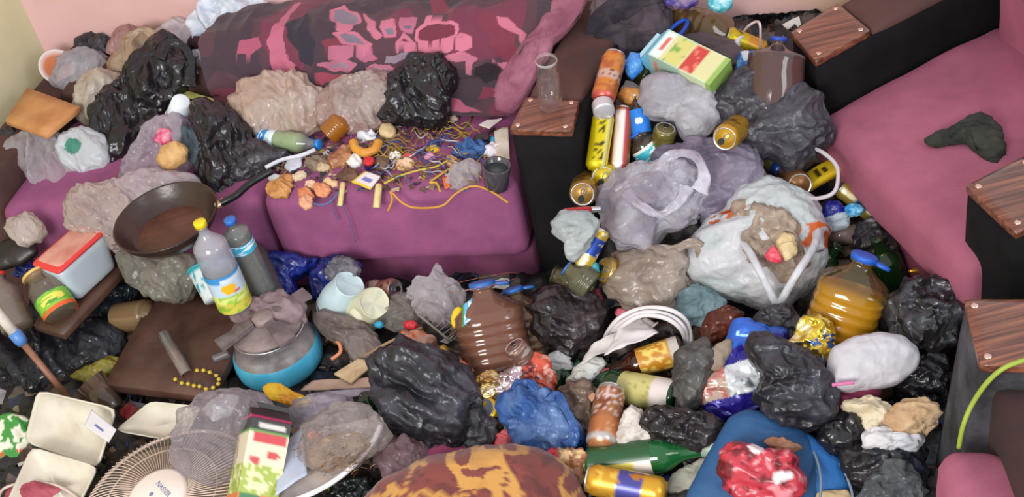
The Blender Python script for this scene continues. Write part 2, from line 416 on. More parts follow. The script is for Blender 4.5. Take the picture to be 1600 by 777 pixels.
def pet(label, a, b, dpx, wall='e8ecec', liq=None, cap='1560c8', lab=None, group=G_BOT, name='plastic_bottle', ribs=3, sq=0, body=.12, handle=None, shoulder=.62, neck=.2, lab_z=(.28, .55), ring=False, upright=False, nocap=False, wallm=None):
    A, B = ends(a, b); r = px2m(dpx, (A+B)/2)/2; L = (B-A).length
    o = faced(name, A, B, label, 'bottle', group)
    pr = [(0, r*.55), (.015*L, r*.86), (.05*L, r)]
    for i in range(1, 24):
        t = .05+(shoulder-.05)*i/24; k = 1-(.045*(.5+.5*math.cos(ribs*2*math.pi*i/24)) if ribs else 0); pr.append((t*L, r*k))
    for i in range(1, 9):
        t = i/8; pr.append((L*(shoulder+(.90-shoulder)*t), r*(1-(1-neck)*(t*t*(3-2*t)))))
    pr += [(L*.93, r*neck), (L*.932, r*neck*1.25), (L*.945, r*neck*1.25), (L*.946, r*neck*.95), (L*.985, r*neck*.95)]
    lathe('bottle_wall', pr, wallm or clear(wall, body), o, 32, sq=sq)
    if liq:
        c, fr = liq; lp = [(.01*L, r*.5), (.03*L, r*.82)]+[(z, q*.965) for z, q in pr[2:] if z < fr*L]
        lathe('liquid', lp, liquid(c), o, 28, sq=sq)
    if not nocap:
        cr = r*neck*1.32
        lathe('cap', [(L*.945, cr), (L*.995, cr), (L*1.0, cr*.9), (L*1.001, 0.0001)], solid(cap, .35, bmp=.3, bs=300), o, 20)
    if ring:
        tube('carry_handle', [(0, -cr*.9, L*.955), (r*.06, -r*.5, L*.945), (0, -r*.72, L*.93), (-r*.08, -r*.5, L*.945)], r*.06, solid(cap, .35), o, 6, True, 4)
    if lab:
        z0, z1 = lab_z
        lathe('label', [(L*(z0+(z1-z0)*i/20), r*1.012) for i in range(21)], printm(.35), o, 64, lab, sq=sq, caps=False)
    return o
def glassb(label, a, b, dpx, wall, cap=None, lab=None, lab_z=(.15, .5), group=G_BOT, name='glass_bottle', body=.55, rough=.08, neckc=None, lword=None):
    A, B = ends(a, b); r = px2m(dpx, (A+B)/2)/2; L = (B-A).length
    o = faced(name, A, B, label, 'bottle', group)
    pr = [(0, r*.7), (.01*L, r*.95), (.03*L, r)]+[(L*(.03+.52*i/8), r) for i in range(1, 9)]
    for i in range(1, 11):
        t = i/10; pr.append((L*(.55+.22*t), r*(1-.60*(t*t*(3-2*t)))))
    pr += [(L*.9, r*.34), (L*.955, r*.33), (L*.956, r*.42), (L*.985, r*.42), (L, r*.36)]
    lathe('bottle_wall', pr, clear(wall, body, rough, .35), o, 32)
    if lab: lathe('label', [(L*(lab_z[0]+(lab_z[1]-lab_z[0])*i/16), r*1.015) for i in range(17)], printm(.35), o, 64, lab, caps=False)
    if neckc: lathe('neck_foil', [(L*.86, r*.36), (L*.99, r*.46), (L*1.002, r*.4), (L*1.003, .0001)], solid(neckc, .35, .3), o, 20)
    return o
def partial(base, lo, hi, paintf):
    return paintf

# ------------------------------------------------------------------ room shell
def V2(p, d, t): return (p[0]+d[0]*t, p[1]+d[1]*t)
aS = math.radians(-20); SU = (math.cos(aS), math.sin(aS)); SV = (-math.sin(aS), math.cos(aS)); S0 = (.045, 2.645)
def sp(u, v): return (S0[0]+SU[0]*u+SV[0]*v, S0[1]+SU[1]*u+SV[1]*v)
def wallbox(name, p, q, th, z1, mat):
    d = Vector((q[0]-p[0], q[1]-p[1])).normalized(); n = Vector((-d.y, d.x))*th
    o = block(name, [p, q, (q[0]+n.x, q[1]+n.y), (p[0]+n.x, p[1]+n.y)], 0, z1, mat, n=1, r=.0001, smooth=False); o['kind'] = 'structure'; return o
def wallmat():
    m, t, N = nt('wall_paint'); p = N('ShaderNodeBsdfPrincipled'); o = N('ShaderNodeOutputMaterial'); tc = N('ShaderNodeTexCoord')
    n = N('ShaderNodeTexNoise', Scale=1.6, Detail=5.0); r = N('ShaderNodeValToRGB')
    e = r.color_ramp.elements; e[0].position = .40; e[0].color = hexc('cfa79f'); e[1].position = .60; e[1].color = hexc('deb4b4')
    x = e.new(.3); x.color = hexc('c9a48c')
    t.links.new(tc.outputs['Object'], n.inputs['Vector']); t.links.new(n.outputs[0], r.inputs[0]); t.links.new(r.outputs[0], p.inputs['Base Color'])
    p.inputs['Roughness'].default_value = .55
    b, _, _ = bump(t, N, 25, .15); t.links.new(b.outputs[0], p.inputs['Normal']); t.links.new(p.outputs[0], o.inputs[0]); return m
WD = .71
wl = sp(-1.70, WD); wr = sp(.99, WD)
wallbox('wall_back', wl, wr, .12, 2.7, wallmat())
wq = (wl[0]-1.3, wl[1]-2.6)
wallbox('wall_left', wq, wl, .12, 2.7, solid('c3bf96', .6, c2='d2caa6', sc=3, bmp=.15, bs=20))
fl = block('floor', [(-3, .3), (2.6, .3), (2.6, 4.4), (-3, 4.4)], -.05, 0, solid('4a3a34', .6, c2='6a554a', sc=5, bmp=.3), n=1, r=.0001, smooth=False); fl['kind'] = 'structure'

# ------------------------------------------------------------------ heap base
def clipw(x, y):
    "slide a point forward if it lies beyond the back wall"
    v = (x-S0[0])*SV[0]+(y-S0[1])*SV[1]
    return (x-SV[0]*(v-WD+.01), y-SV[1]*(v-WD+.01)) if v > WD-.01 else (x, y)
def heap_mesh():
    vs, fs = [], []; nx, ny = 200, 170; x0, x1, y0, y1 = -1.5, 1.1, 1.45, 3.45
    for j in range(ny+1):
        for i in range(nx+1):
            x = x0+(x1-x0)*i/nx; y = y0+(y1-y0)*j/ny
            v = Vector((x, y, 0)); e = min(i, nx-i, j, ny-j)/6
            z = hz(x, y)-.03+.028*ridge(v*9)+.018*ridge(v*21+Vector((4, 4, 0)))+.008*ridge(v*48)
            x, y = clipw(x, y); vs.append((x, y, max(.004, z)*min(1, e)+.002))
    for j in range(ny):
        for i in range(nx): a = j*(nx+1)+i; fs.append((a, a+1, a+nx+2, a+nx+1))
    o = link('compacted_rubbish', mk(vs, fs), heapmat())
    tag(o, 'dark compacted layer of dirty rubbish covering the floor under everything', 'rubbish', kind='stuff')
def heapmat():
    m, t, N = nt('grimy_rubbish'); p = N('ShaderNodeBsdfPrincipled'); o = N('ShaderNodeOutputMaterial'); tc = N('ShaderNodeTexCoord')
    v = N('ShaderNodeTexVoronoi', Scale=26.0); r = N('ShaderNodeValToRGB'); sep = N('ShaderNodeSeparateColor')
    t.links.new(tc.outputs['Object'], v.inputs['Vector']); t.links.new(v.outputs['Color'], sep.inputs[0]); t.links.new(sep.outputs[0], r.inputs[0])
    r.color_ramp.interpolation = 'CONSTANT'; e = r.color_ramp.elements
    e[0].position = 0; e[0].color = hexc('1b191b'); e[1].position = .93; e[1].color = hexc('80705f')
    for q, c in ((.4, '241f20'), (.58, '3c2c26'), (.72, '17171c'), (.8, '544a45'), (.88, '202a3c')):
        x = e.new(q); x.color = hexc(c)
    t.links.new(r.outputs[0], p.inputs['Base Color']); p.inputs['Roughness'].default_value = .45
    b, _, _ = bump(t, N, 60, .6); t.links.new(b.outputs[0], p.inputs['Normal']); t.links.new(p.outputs[0], o.inputs[0]); return m
heap_mesh()
def scatter(name, label, pts, pal, smin, smax, rough=.5):
    vs, fs, cs = [], [], []
    rg = random.Random(hash(name) % 1000 if False else len(name)*13)
    for P, nrm in pts:
        s = rg.uniform(smin, smax); c = hexc(rg.choice(pal)); k = rg.uniform(.75, 1.1); c = (c[0]*k, c[1]*k, c[2]*k)
        a = rg.uniform(0, 6.28); tl = rg.uniform(-.6, .6); e1 = Vector((math.cos(a), math.sin(a), tl)).normalized(); e2 = nrm.cross(e1).normalized()
        asp = rg.uniform(.35, 1); b = len(vs); up = nrm*s
        for j in range(4):
            for i in range(4):
                u, v = i/3-.5, j/3-.5
                vs.append(P+e1*u*s*2+e2*v*s*2*asp+up*(rg.uniform(-.22, .34)+.35)); cs.append(c)
        for j in range(3):
            for i in range(3): q = b+j*4+i; fs.append((q, q+1, q+5, q+4))
    o = link(name, mk(vs, fs, cs), printm(rough), smooth=False); tag(o, label, 'litter', kind='stuff'); return o
rg = random.Random(3)
PAL = ['3a3532', '6a5c50', '8d8176', 'a89f96', 'c8c2ba', 'd8d3cc', '5a3a2a', '7a4a30', '1c1c20', '101014', '23242c', '8a6a4a', '9a2a28', '27408a', 'a8903a', '4a5a3a', '6c6468', '857c80', '463038', '2a2426']
pts = []
while len(pts) < 2100:
    px, py = rg.uniform(-20, 1520), rg.uniform(40, 800)
    p = hp(px, py, 0)
    if p.y > 2.75 and (p.x < .2): continue
    if not (-1.6 < p.x < 1.05 and 1.5 < p.y < 3.4) or clipw(p.x, p.y+.03) != (p.x, p.y+.03): continue
    pts.append((p+Vector((0, 0, -.012)), Vector((rg.uniform(-.4, .4), rg.uniform(-.4, .2), 1)).normalized()))
scatter('small_litter', 'countless torn wrappers, paper and film scraps spread over the rubbish', pts, PAL, .008, .032)

# ------------------------------------------------------------------ sofa
VELV = solid('96507a', .85, c2='7a4066', sc=7, sheen=.5, bmp=.25, bs=220, thr=(.35, .7))
VELVR = solid('a0586e', .85, c2='86485a', sc=6, sheen=.5, bmp=.25, bs=220, thr=(.35, .7))
VELVD = solid('783a5c', .9, c2='5c2c48', sc=9, sheen=.3)
BLK = solid('0b0a0c', .9, c2='171416', sc=6, spec=.2, bmp=.2, bs=150); BRN = solid('50332e', .85, c2='3c2624', sc=6, sheen=.3, bmp=.3, bs=160)
DUST = solid('1c1a1e', .8, c2='4a4a52', sc=7, bmp=.2, bs=120)
so = empty('sofa', (*sp(-.7, .3), 0), 'long purple velvet sofa against the pink wall, heaped with bags', 'sofa')
def kid(o, root):
    bpy.context.view_layer.update(); mw = o.matrix_world.copy(); o.parent = root; o.matrix_parent_inverse = Matrix(); o.matrix_world = root.matrix_world.inverted() @ mw if False else mw
    o.matrix_basis = root.matrix_world.inverted() @ mw; return o
def part(root, *a, **k): return kid(block(*a, **k), root)
bpy.context.view_layer.update()
part(so, 'seat_cushion', [sp(-.70, -.015), sp(-.005, 0), sp(-.01, .46), sp(-.70, .46)], .19, .428, VELV, r=.035, n=16, nz=.006, puff=.006)
part(so, 'seat_cushion', [sp(-1.52, -.01), sp(-.71, -.01), sp(-.71, .46), sp(-1.52, .46)], .19, .424, VELV, r=.035, n=16, nz=.006, puff=.006, seed=3)
part(so, 'base', [sp(-1.52, .02), sp(.0, .02), sp(.0, .64), sp(-1.52, .64)], .03, .20, VELVD, r=.012, n=8, nz=.004)
part(so, 'backrest', [sp(-1.52, .44), sp(-.01, .44), sp(-.01, .66), sp(-1.52, .66)], .27, .54, BRN, r=.05, n=14, nz=.01)
SCREW = solid('d8b8a8', .25, .9)
def arm(root, plan, L, z1, ang, woodang, inner, dust=BLK, c4b=None, back=BRN):
    "boxed arm rest: plan = four corners of its wooden top plate; L = how far the arm runs back; the plate has a screw at each corner"
    a, b, c, d = [Vector(p) for p in plan]; v = (d-a).normalized(); v2 = (c-b).normalized(); dv = Vector((math.cos(ang), math.sin(ang)))
    part(root, 'arm', [a, b, b+dv*L, a+dv*L], 0.0, z1-.02, dust, r=.008, n=6, nz=.002, c4b=c4b)
    part(root, 'arm_padding', [d+dv*.004, c+dv*.004, b+dv*(L-.01), a+dv*(L-.01)], z1-.06, z1-.002, back, r=.02, n=8, nz=.004)
    pl = part(root, 'arm_plate', [a, b, c, d], z1-.022, z1, wood(woodang), r=.006, n=6)
    ce = (a+b+c+d)/4
    for q in (a, b, c, d):
        s = q.lerp(ce, .24); sc = lathe('screw', [(0, .0075), (.002, .0075), (.004, .005), (.0045, .0001)], SCREW, None, 12)
        sc.location = (s.x, s.y, z1-.001); kid(sc, pl)
def A2(px, py, z=.58): p = at(px, py, z); return (p.x, p.y)
arm(so, [A2(795, 201), A2(893, 204), A2(905, 155), A2(821, 150)], .66, .58, math.radians(63), math.radians(66), BRN)
part(so, 'arm', [sp(-1.67, -.0), sp(-1.52, -.0), sp(-1.52, .68), sp(-1.67, .68)], .0, .5, BRN, r=.03, n=8, nz=.004)

ac = empty('armchair', (1.25, 2.4, 0), 'purple armchair with black boxed arms and wood plates, right side of the room', 'armchair', 'matching armchairs')
bpy.context.view_layer.update()
arm(ac, [A2(1235, 49), A2(1274, 95), A2(1361, 46), A2(1309, 3)], .8, .58, math.radians(23), math.radians(24), BRN)
arm(ac, [A2(1508, 289), A2(1588, 364), A2(1688, 305), A2(1604, 240)], .85, .58, math.radians(20), math.radians(17), BRN)
f1 = Vector(A2(1284, 190, .43)); f2 = Vector(A2(1506, 425, .40)); dv = Vector((math.cos(.385), math.sin(.385)))
f1 = f1-Vector((0, .0)); f2 = f2+Vector((.005, -.03))
part(ac, 'seat_cushion', [f1+Vector((-.012, .03)), f2, f2+dv*.62, f1+dv*.62+Vector((0, .03))], .27, .435, VELVR, r=.045, n=20, nz=.008, puff=.012)
part(ac, 'base', [f1+dv*.03, f2+dv*.03, f2+dv*.8, f1+dv*.8], .02, .285, VELVD, r=.01, n=4)
part(ac, 'backrest', [f1+dv*.56, f2+dv*.56, f2+dv*.82, f1+dv*.82], .3, .85, VELVR, r=.06, n=12, nz=.01, puff=.01)

ab = empty('armchair', (.95, 1.5, 0), 'second purple armchair with dusty black arm, cut off at the lower right corner', 'armchair', 'matching armchairs')
bpy.context.view_layer.update()
b0 = at(1450, 700, .16); b1 = at(1480, 800, .14)
arm(ab, [A2(1505, 466), A2(1531, 570), A2(1660, 572), A2(1632, 466)], .8, .58, math.radians(-21), math.radians(-21), BRN, dust=DUST,
    c4b=[(b0.x, b0.y), (b1.x, b1.y), (b1.x+.75, b1.y-.3), (b0.x+.75, b0.y-.3)])
g1 = Vector(A2(1477, 697, .42)); dv3 = Vector((math.cos(math.radians(-21)), math.sin(math.radians(-21)))); fr3 = Vector((-.22, -.97))
part(ab, 'seat_cushion', [g1+Vector((-.02, 0)), g1+fr3*.5, g1+fr3*.5+dv3*.5, g1+dv3*.095], .2, .43, VELVR, r=.04, n=16, nz=.006, puff=.004)
h1 = g1+dv3*.10
part(ab, 'backrest', [h1+Vector((.0, .08)), h1+fr3*.5, h1+fr3*.5+dv3*.2, h1+dv3*.2+Vector((0, .08))], .1, .52, solid('3a2220', .9, c2='2c1a1a', sc=8, sheen=.3), r=.03, n=10, nz=.005)

# ------------------------------------------------------------------ blanket on the sofa
BPRINT = [  # (points picked on the cloth, fill, outline or None)
 (((746,21),(774,21),(802,56),(816,77),(767,70),(753,42)), '742f40', None), (((672,0),(693,0),(711,21),(676,21)), '742f40', None), (((501,66),(529,59),(536,70),(508,75)), '742f40', None),
 (((753,133),(777,140),(774,154),(746,154)), '742f40', None), (((490,115),(550,117),(529,130),(494,128)), '8c3c4e', None), (((375,63),(403,56),(410,73),(392,91),(371,91)), 'a05068', None),
 (((445,35),(480,21),(494,70),(487,105),(470,95),(452,63)), '2c2634', None), (((473,4),(455,21),(441,53),(445,84),(462,101),(455,116),(427,116),(417,63),(434,35),(459,7)), 'b06078', None),
 (((742,105),(760,96),(781,105),(781,122),(760,130),(742,121)), '241a22', None), (((774,25),(795,28),(823,53),(828,74),(809,60),(781,39)), 'b8687c', None),
 (((518,16),(536,10),(557,21),(564,35),(550,42),(529,44),(518,32)), '7c7080', 'b86a80'), (((522,52),(540,47),(567,58),(581,70),(564,75),(536,68)), '756a7c', 'b86a80'), (((567,21),(581,32),(595,56),(590,61),(575,46)), '6a5c6c', 'b86a80'),
 (((599,35),(613,32),(620,42),(616,58),(602,58)), '756a7c', 'b86a80'), (((627,32),(641,28),(648,38),(641,52),(629,47)), '6a5c6c', 'a86078'), (((653,46),(669,28),(690,32),(714,37),(711,56),(700,79),(676,82),(655,75),(648,60)), '6c2a3a', 'c06e84'),
 (((711,70),(718,52),(730,56),(734,70),(725,79)), '742c40', 'c06e84'), (((620,66),(630,52),(644,66),(648,75),(623,75)), '54202e', 'b86a80'), (((515,84),(536,75),(550,84),(540,93)), '742c40', 'a86078'),
 (((557,84),(578,79),(588,91),(571,94)), '3a2632', 'a86078'), (((497,101),(529,94),(557,100),(543,112),(515,108)), '8a7080', 'a86078'), (((602,87),(637,82),(641,89),(616,100),(601,100)), '8a7888', None),
 (((574,108),(585,101),(606,105),(644,121),(620,122),(585,122)), 'a8808c', 'b06a80'), (((683,93),(725,82),(748,91),(742,96),(711,96)), 'b0687c', None), (((728,94),(739,96),(735,119),(727,115)), 'b0687c', None),
 (((767,91),(816,82),(826,89),(791,96),(770,98)), 'b0687c', None), (((648,84),(690,86),(725,80),(722,86),(690,92),(652,90)), 'b86a80', None), (((693,154),(742,171),(753,175),(711,175),(693,168)), 'a85870', None),
 (((781,115),(805,95),(837,70),(872,30),(890,0),(905,0),(862,70),(834,101),(830,133),(806,178),(777,171),(770,147)), 'a06478', None)]
def inside(x, y, P):
    c = False; d2 = 1e9
    for i in range(len(P)):
        x1, y1 = P[i-1]; x2, y2 = P[i]
        if (y1 > y) != (y2 > y) and x < (x2-x1)*(y-y1)/(y2-y1)+x1: c = not c
        ex, ey = x2-x1, y2-y1; t = max(0, min(1, ((x-x1)*ex+(y-y1)*ey)/(ex*ex+ey*ey+1e-12))); d2 = min(d2, (x-x1-t*ex)**2+(y-y1-t*ey)**2)
    return c, math.sqrt(d2)
def blanket_cols(vs, uv):
    "the picked outlines are carried over to cloth coordinates first, the print is then laid in the cloth"
    pj = []
    for p in vs[:len(vs)//2]:
        d = p-CAM; k = d.dot(F); pj.append((800+FPX*d.dot(R2)/k, 388.5-FPX*d.dot(U2)/k))
    grid = {}
    for i, (x, y) in enumerate(pj): grid.setdefault((int(x//12), int(y//12)), []).append(i)
    def tocloth(q):
        best = (1e9, 0)
        for a in (-1, 0, 1):
            for b in (-1, 0, 1):
                for i in grid.get((int(q[0]//12)+a, int(q[1]//12)+b), ()):
                    e = (pj[i][0]-q[0])**2+(pj[i][1]-q[1])**2
                    if e < best[0]: best = (e, i)
        return uv[best[1]] if best[0] < 1e8 else None
    PR = []
    for P, f, o in BPRINT:
        C_ = [c for c in (tocloth(q) for q in P) if c]
        if len(C_) > 2: PR.append((C_, f, o, min(c[0] for c in C_)-.012, max(c[0] for c in C_)+.012, min(c[1] for c in C_)-.012, max(c[1] for c in C_)+.012))
    out = []
    for u, v in uv[:len(uv)//2]:
        wu = u+noise.noise(Vector((u*30, v*30, 1)))*.006; wv = v+noise.noise(Vector((u*30, v*30, 5)))*.006
        n = noise.noise(Vector((u*6, v*6, 8))); c = '40303a' if n < .0 else ('50343e' if n < .2 else '6c3044')
        for P, f, o, a, b, c_, d in PR:
            if a < wu < b and c_ < wv < d:
                ins, ds = inside(wu, wv, P)
                if ins: c = f
                if o and ds < .0075 and (ins or ds < .003): c = o
        out.append(hexc(c))
    return out+out
def drape(name, label, cat, prof, u0, u1, nu, nv, mat, fold=.03, thick=.012, seed=0, edge=None):
    "cloth laid over a (v, z) profile of the sofa between u0 and u1"
    P = [Vector((0, a, b)) for a, b in prof]; seg = [(P[i+1]-P[i]).length for i in range(len(P)-1)]; T = sum(seg); vs, cs, fs, uv = [], [], [], []
    def on(t):
        d = t*T
        for i, s_ in enumerate(seg):
            if d <= s_ or i == len(seg)-1: return P[i].lerp(P[i+1], d/s_), (P[i+1]-P[i]).normalized()
            d -= s_
    for side in (0, 1):
        for j in range(nv+1):
            for i in range(nu+1):
                s_, t = i/nu, j/nv; u = u0+(u1+.13*t-u0)*s_+.02*math.sin(t*7)*(1-s_)
                p, d = on(t); n = Vector((0, -d.z, d.y));
                if n.z < 0 and abs(n.z) > abs(n.y): n = -n
                if n.y > 0: n = -n if abs(n.y) > abs(n.z) else n
                q = Vector((u*3.5, t*T*3.0+u*1.2, seed))
                f = fold*(.9*ridge(q)+.5*ridge(q*2.2)+.22*ridge(q*5))+fold*.6
                p = p+n*(f-side*thick); x, y = sp(u, p.y); k_ = S((u+.07)/.06); vs.append(Vector((x, y, max(p.z, p.z*(1-k_)+k_*(.597+f*.4-side*thick)))))
                uv.append((u, t*T))
    W = nu+1; K = W*(nv+1)
    for j in range(nv):
        for i in range(nu): a = j*W+i; fs.append((a, a+1, a+W+1, a+W)); fs.append((K+a, K+a+W, K+a+W+1, K+a+1))
    for i in range(nu): fs.append((i, K+i, K+i+1, i+1)); a = nv*W+i; fs.append((a, a+1, K+a+1, K+a))
    for j in range(nv): a = j*W; fs.append((a, a+W, K+a+W, K+a)); a = j*W+nu; fs.append((a, K+a, K+a+W, a+W))
    o = recenter(link(name, mk(vs, fs, blanket_cols(vs, uv)), mat)); tag(o, label, cat); return o
BL = printm(.95, 0, .3, 260, .1)
drape('blanket', 'dark blanket with pink outlined rose pattern draped over the sofa backrest', 'blanket',
      [(.30, .435), (.36, .45), (.42, .50), (.45, .58), (.50, .615), (.60, .62), (.66, .60)], -.98, -.035, 330, 190, BL, .026)

# ================================================================== OBJECTS
def h(dz=0): return ('h', dz)
GRD = 'general litter'
BF = film('1c1a1e', 1, .28, bmp=.7, bs=40, trans=.02); BF2 = film('1c1b20', 1, .42, c2='38363c', bmp=.7, bs=50, sc=14, trans=.02)
BF3 = film('201f25', 1, .36, c2='3a3942', bmp=.6, bs=40, sc=10, trans=.05)
WF = film('dcdde4', .92, .35, bmp=.4, trans=.3); WFP = film('c8ccd0', .72, .35, c2='dfe0e4', bmp=.5, trans=.3)
CF = film('d4cdd2', .42, .14, bmp=.8, trans=.3); CF2 = film('c4b4aa', .58, .16, c2='d8ccc4', bmp=.8, trans=.3)
BEI = film('d2b6a4', .72, .18, c2='e2cec2', bmp=.7, trans=.3); TAN = film('a98e7c', .62, .3, c2='c0a898', bmp=.7, trans=.3)
MAU = film('837a90', .75, .35, c2='a79cb0', bmp=.5, trans=.35); GRY = film('a9a4ac', .9, .4, c2='c0bcc4', bmp=.4, trans=.3)
B = G_BAG
def bag(label, poly, s, th, mat, **k): return lump('plastic_bag', label, 'bag', poly, s, th, mat, group=B, **k)

# ---- left end of the sofa
SE = .43
bag('bunched black bag behind the clear bag against the left wall', [(112, 92), (122, 66), (145, 53), (172, 60), (180, 82), (160, 98)], .53, .035, BF2)
o = lathe('plate', [(0, .02), (.003, .035), (.012, .056), (.014, .054), (.013, .049), (.006, .035), (.004, .0001)], printm(.3), None, 32, lambda u, v: 'c87850' if v > .7 else 'd4c4c0')
o.matrix_world = Matrix.Translation(at(88, 105, .53)) @ Vector((.5, -.75, .55)).to_track_quat('Z', 'Y').to_matrix().to_4x4()
tag(o, 'orange bowl with a pale rim standing on edge at the left wall', 'bowl')
bag('crumpled clear bag on the sofa back beside the orange bowl', [(85, 130), (100, 95), (122, 80), (150, 82), (172, 100), (170, 130), (140, 150), (105, 145)], .50, .05, film('b9b6c2', .55, .2, c2='d8d6de', bmp=.8))
bag('cream plastic bag between the clear bag and the long black bag', [(122, 150), (140, 122), (165, 115), (190, 125), (196, 150), (178, 185), (150, 205), (128, 185)], .47, .06, film('c9bba8', .9, .35, c2='d9cfc2', bmp=.6))
bag('tall beige plastic bag standing above the long black bag', [(172, 120), (185, 85), (205, 60), (222, 48), (245, 52), (255, 80), (240, 105), (215, 125), (190, 135)], .52, .05, film('b7977c', .9, .35, c2='d2bfa8', bmp=.6))
bag('thin pinkish bag lying against the back wall at the left', [(170, 82), (178, 55), (200, 42), (222, 50), (215, 70), (190, 92)], .55, .03, film('b78a88', .8, .4, c2='c9a09c', bmp=.6))
bag('white and pale pink bag on the sofa back below the wall', [(240, 60), (262, 38), (285, 30), (308, 45), (312, 72), (300, 100), (275, 92), (250, 80)], .54, .04, film('d8c8cc', .95, .4, c2='ebe4ea', bmp=.4))
lump('crumpled_cloth', 'bluish white cloth bundled in front of the pink wall', 'cloth', [(300, 45), (312, 15), (340, -10), (385, -15), (410, 5), (418, 32), (395, 52), (350, 55), (320, 60)], .60, .045, solid('b3bccb', .8, c2='d5dae4', sc=20, bmp=.3), cr=.8)
lump('crumpled_cloth', 'dark maroon cloth bunched beside the white bag on the sofa back', 'cloth', [(295, 75), (305, 60), (335, 62), (372, 60), (388, 80), (372, 108), (345, 105), (325, 85)], .53, .035, solid('2e1a22', .9, c2='542638', sc=9, sheen=.4), cr=.8)
bag('white plastic bag with a small hole behind the yellow strip', [(295, 108), (300, 82), (325, 85), (345, 102), (375, 105), (390, 130), (385, 155), (350, 152), (315, 138)], .48, .05, WF)
bag('long black bin bag curving across the left end of the sofa', [(150, 215), (162, 170), (185, 140), (215, 105), (242, 72), (270, 66), (295, 88), (298, 128), (280, 155), (255, 185), (232, 225), (215, 262), (185, 275), (158, 255)], .46, .075, BF, cr=.75)
sheet('paper_strip', 'pale yellow green strip lying under the white bag', 'paper', [(283, 150), (288, 141), (400, 176), (396, 186)], .50, solid('cdd078', .5), cr=.003)
o = block('wooden_board', [A2(8, 190, .53), A2(72, 212, .53), A2(126, 168, .53), A2(43, 138, .53)], .515, .535, solid('c8935c', .6, c2='b57a48', sc=8), r=.004, n=3)
tag(o, 'tan square wooden board at the far left end of the sofa', 'board')
lump('black_cloth', 'black cloth hanging at the left edge below the wooden board', 'cloth', [(-10, 215), (20, 205), (60, 215), (40, 245), (20, 285), (-10, 290)], .42, .05, BF2)
bag('clear crinkled bag hanging over the left seat edge', [(15, 235), (45, 215), (85, 215), (110, 240), (122, 275), (112, 312), (98, 330), (75, 308), (45, 275), (22, 258)], .40, .05, CF, cr=.8)
gp = lambda x, y: '4f9a84' if ((x+.05)/.38)**2+((y+.02)/.40)**2+.5*fbm(x, y, 5) < .75 else 'd3d9de'
bag('white plastic bag with a green print on the seat edge', [(93, 235), (105, 212), (135, 203), (165, 215), (176, 245), (165, 268), (130, 275), (105, 262)], .43, .05, film('d3d9de', .95, .35, bmp=.4, print_=True), paint=gp, cr=.45)
bag('pale violet clear bag with pink scraps below the white cup', [(195, 285), (200, 255), (228, 225), (252, 190), (272, 170), (290, 195), (300, 240), (308, 275), (290, 310), (240, 312), (205, 305)], .42, .055, film('b8acba', .55, .18, c2='d4c8d4', bmp=.8), cr=.75)
lump('bread_roll', 'piece of golden bread in the pale violet bag', 'bread', [(246, 252), (255, 232), (278, 222), (292, 232), (288, 252), (262, 266)], .50, .025, solid('b48a54', .7, c2='cca46c', sc=20), cr=.4)
lump('crumpled_wrapper', 'bright pink scrap beside the piece of bread', 'wrapper', [(243, 218), (250, 203), (266, 205), (270, 220), (256, 228)], .51, .015, solid('c83a68', .4, c2='e0a0b0', sc=40), cr=.8)
lump('grey_cloth', 'bluish grey rag between the bread and the black bag', 'cloth', [(278, 215), (290, 198), (312, 205), (320, 240), (308, 262), (290, 240)], .47, .03, solid('3c4a54', .8, c2='55626c', sc=12))
o = faced('plastic_cup', at(278, 184, .50), at(284, 152, .585), 'white plastic cup standing upside down among the bags', 'cup'); r_ = .036
lathe('cup_wall', [(0, r_*.9), (.006, r_), (.045, r_*.86), (.085, r_*.72), (.088, r_*.6), (.088, .0001)], solid('dbe4ea', .4), o, 24)
lathe('rim', [(-.003, r_*.97), (0, r_*1.08), (.004, r_*.97)], solid('e6eef2', .35), o, 24)
bag('black bag with folds beside the pan handle', [(300, 185), (318, 168), (350, 172), (378, 195), (392, 225), (400, 255), (385, 285), (360, 312), (335, 300), (312, 270), (322, 230)], .44, .065, BF, cr=.85)
bag('flat dark bag on the seat left of the water bottle', [(350, 232), (385, 218), (430, 232), (455, 240), (420, 262), (385, 285), (352, 292)], .435, .03, BF2)
# ---- middle of the sofa
bag('large crumpled beige clear bag in front of the blanket, left one', [(362, 165), (385, 135), (430, 118), (475, 122), (505, 150), (510, 185), (480, 208), (430, 212), (390, 200)], .485, .045, BEI, cr=.8)
bag('crumpled beige clear bag touching the black knotted bag', [(498, 180), (510, 145), (545, 128), (590, 122), (622, 118), (628, 150), (608, 188), (560, 202), (515, 200)], .485, .04, film('c4a8a0', .68, .16, c2='dccac4', bmp=.8), cr=.8)
bag('shiny black bag with pleats sitting in front of the blanket', [(604, 185), (612, 148), (630, 118), (655, 98), (685, 95), (702, 118), (700, 155), (690, 188), (650, 194)], .50, .05, BF, cr=.9)
pet('amber plastic bottle lying half under the beige bag', (512, 212, .46), (545, 178, .50), 38, 'c07a20', None, 'b86a18', None, body=.45, nocap=True)
pet('small water bottle lying on the seat with blue cap', (405, 218, .45), (500, 226, .455), 34, 'dfe8ea', ('b9c47a', .7), '1a78c8', bands('cfe6ee', [('r', 0, 1, .0, .5, '2a86c8'), ('n', 'ffffff', 5, .1, 0)]), lab_z=(.05, .32), neck=.36)
FOOD = 'food scraps on the sofa seat'
def scrap(name, label, cat, poly, th, col, c2=None, s=.435, cr=.5, rough=.6, group=None, **k): return lump(name, label, cat, poly, s, th*.8, solid(col, rough, c2=c2, sc=30), cr=cr*1.6, tilt=k.pop('tilt', 15), lift=.2, group=group, dens=.6, smoothed=1, **k)
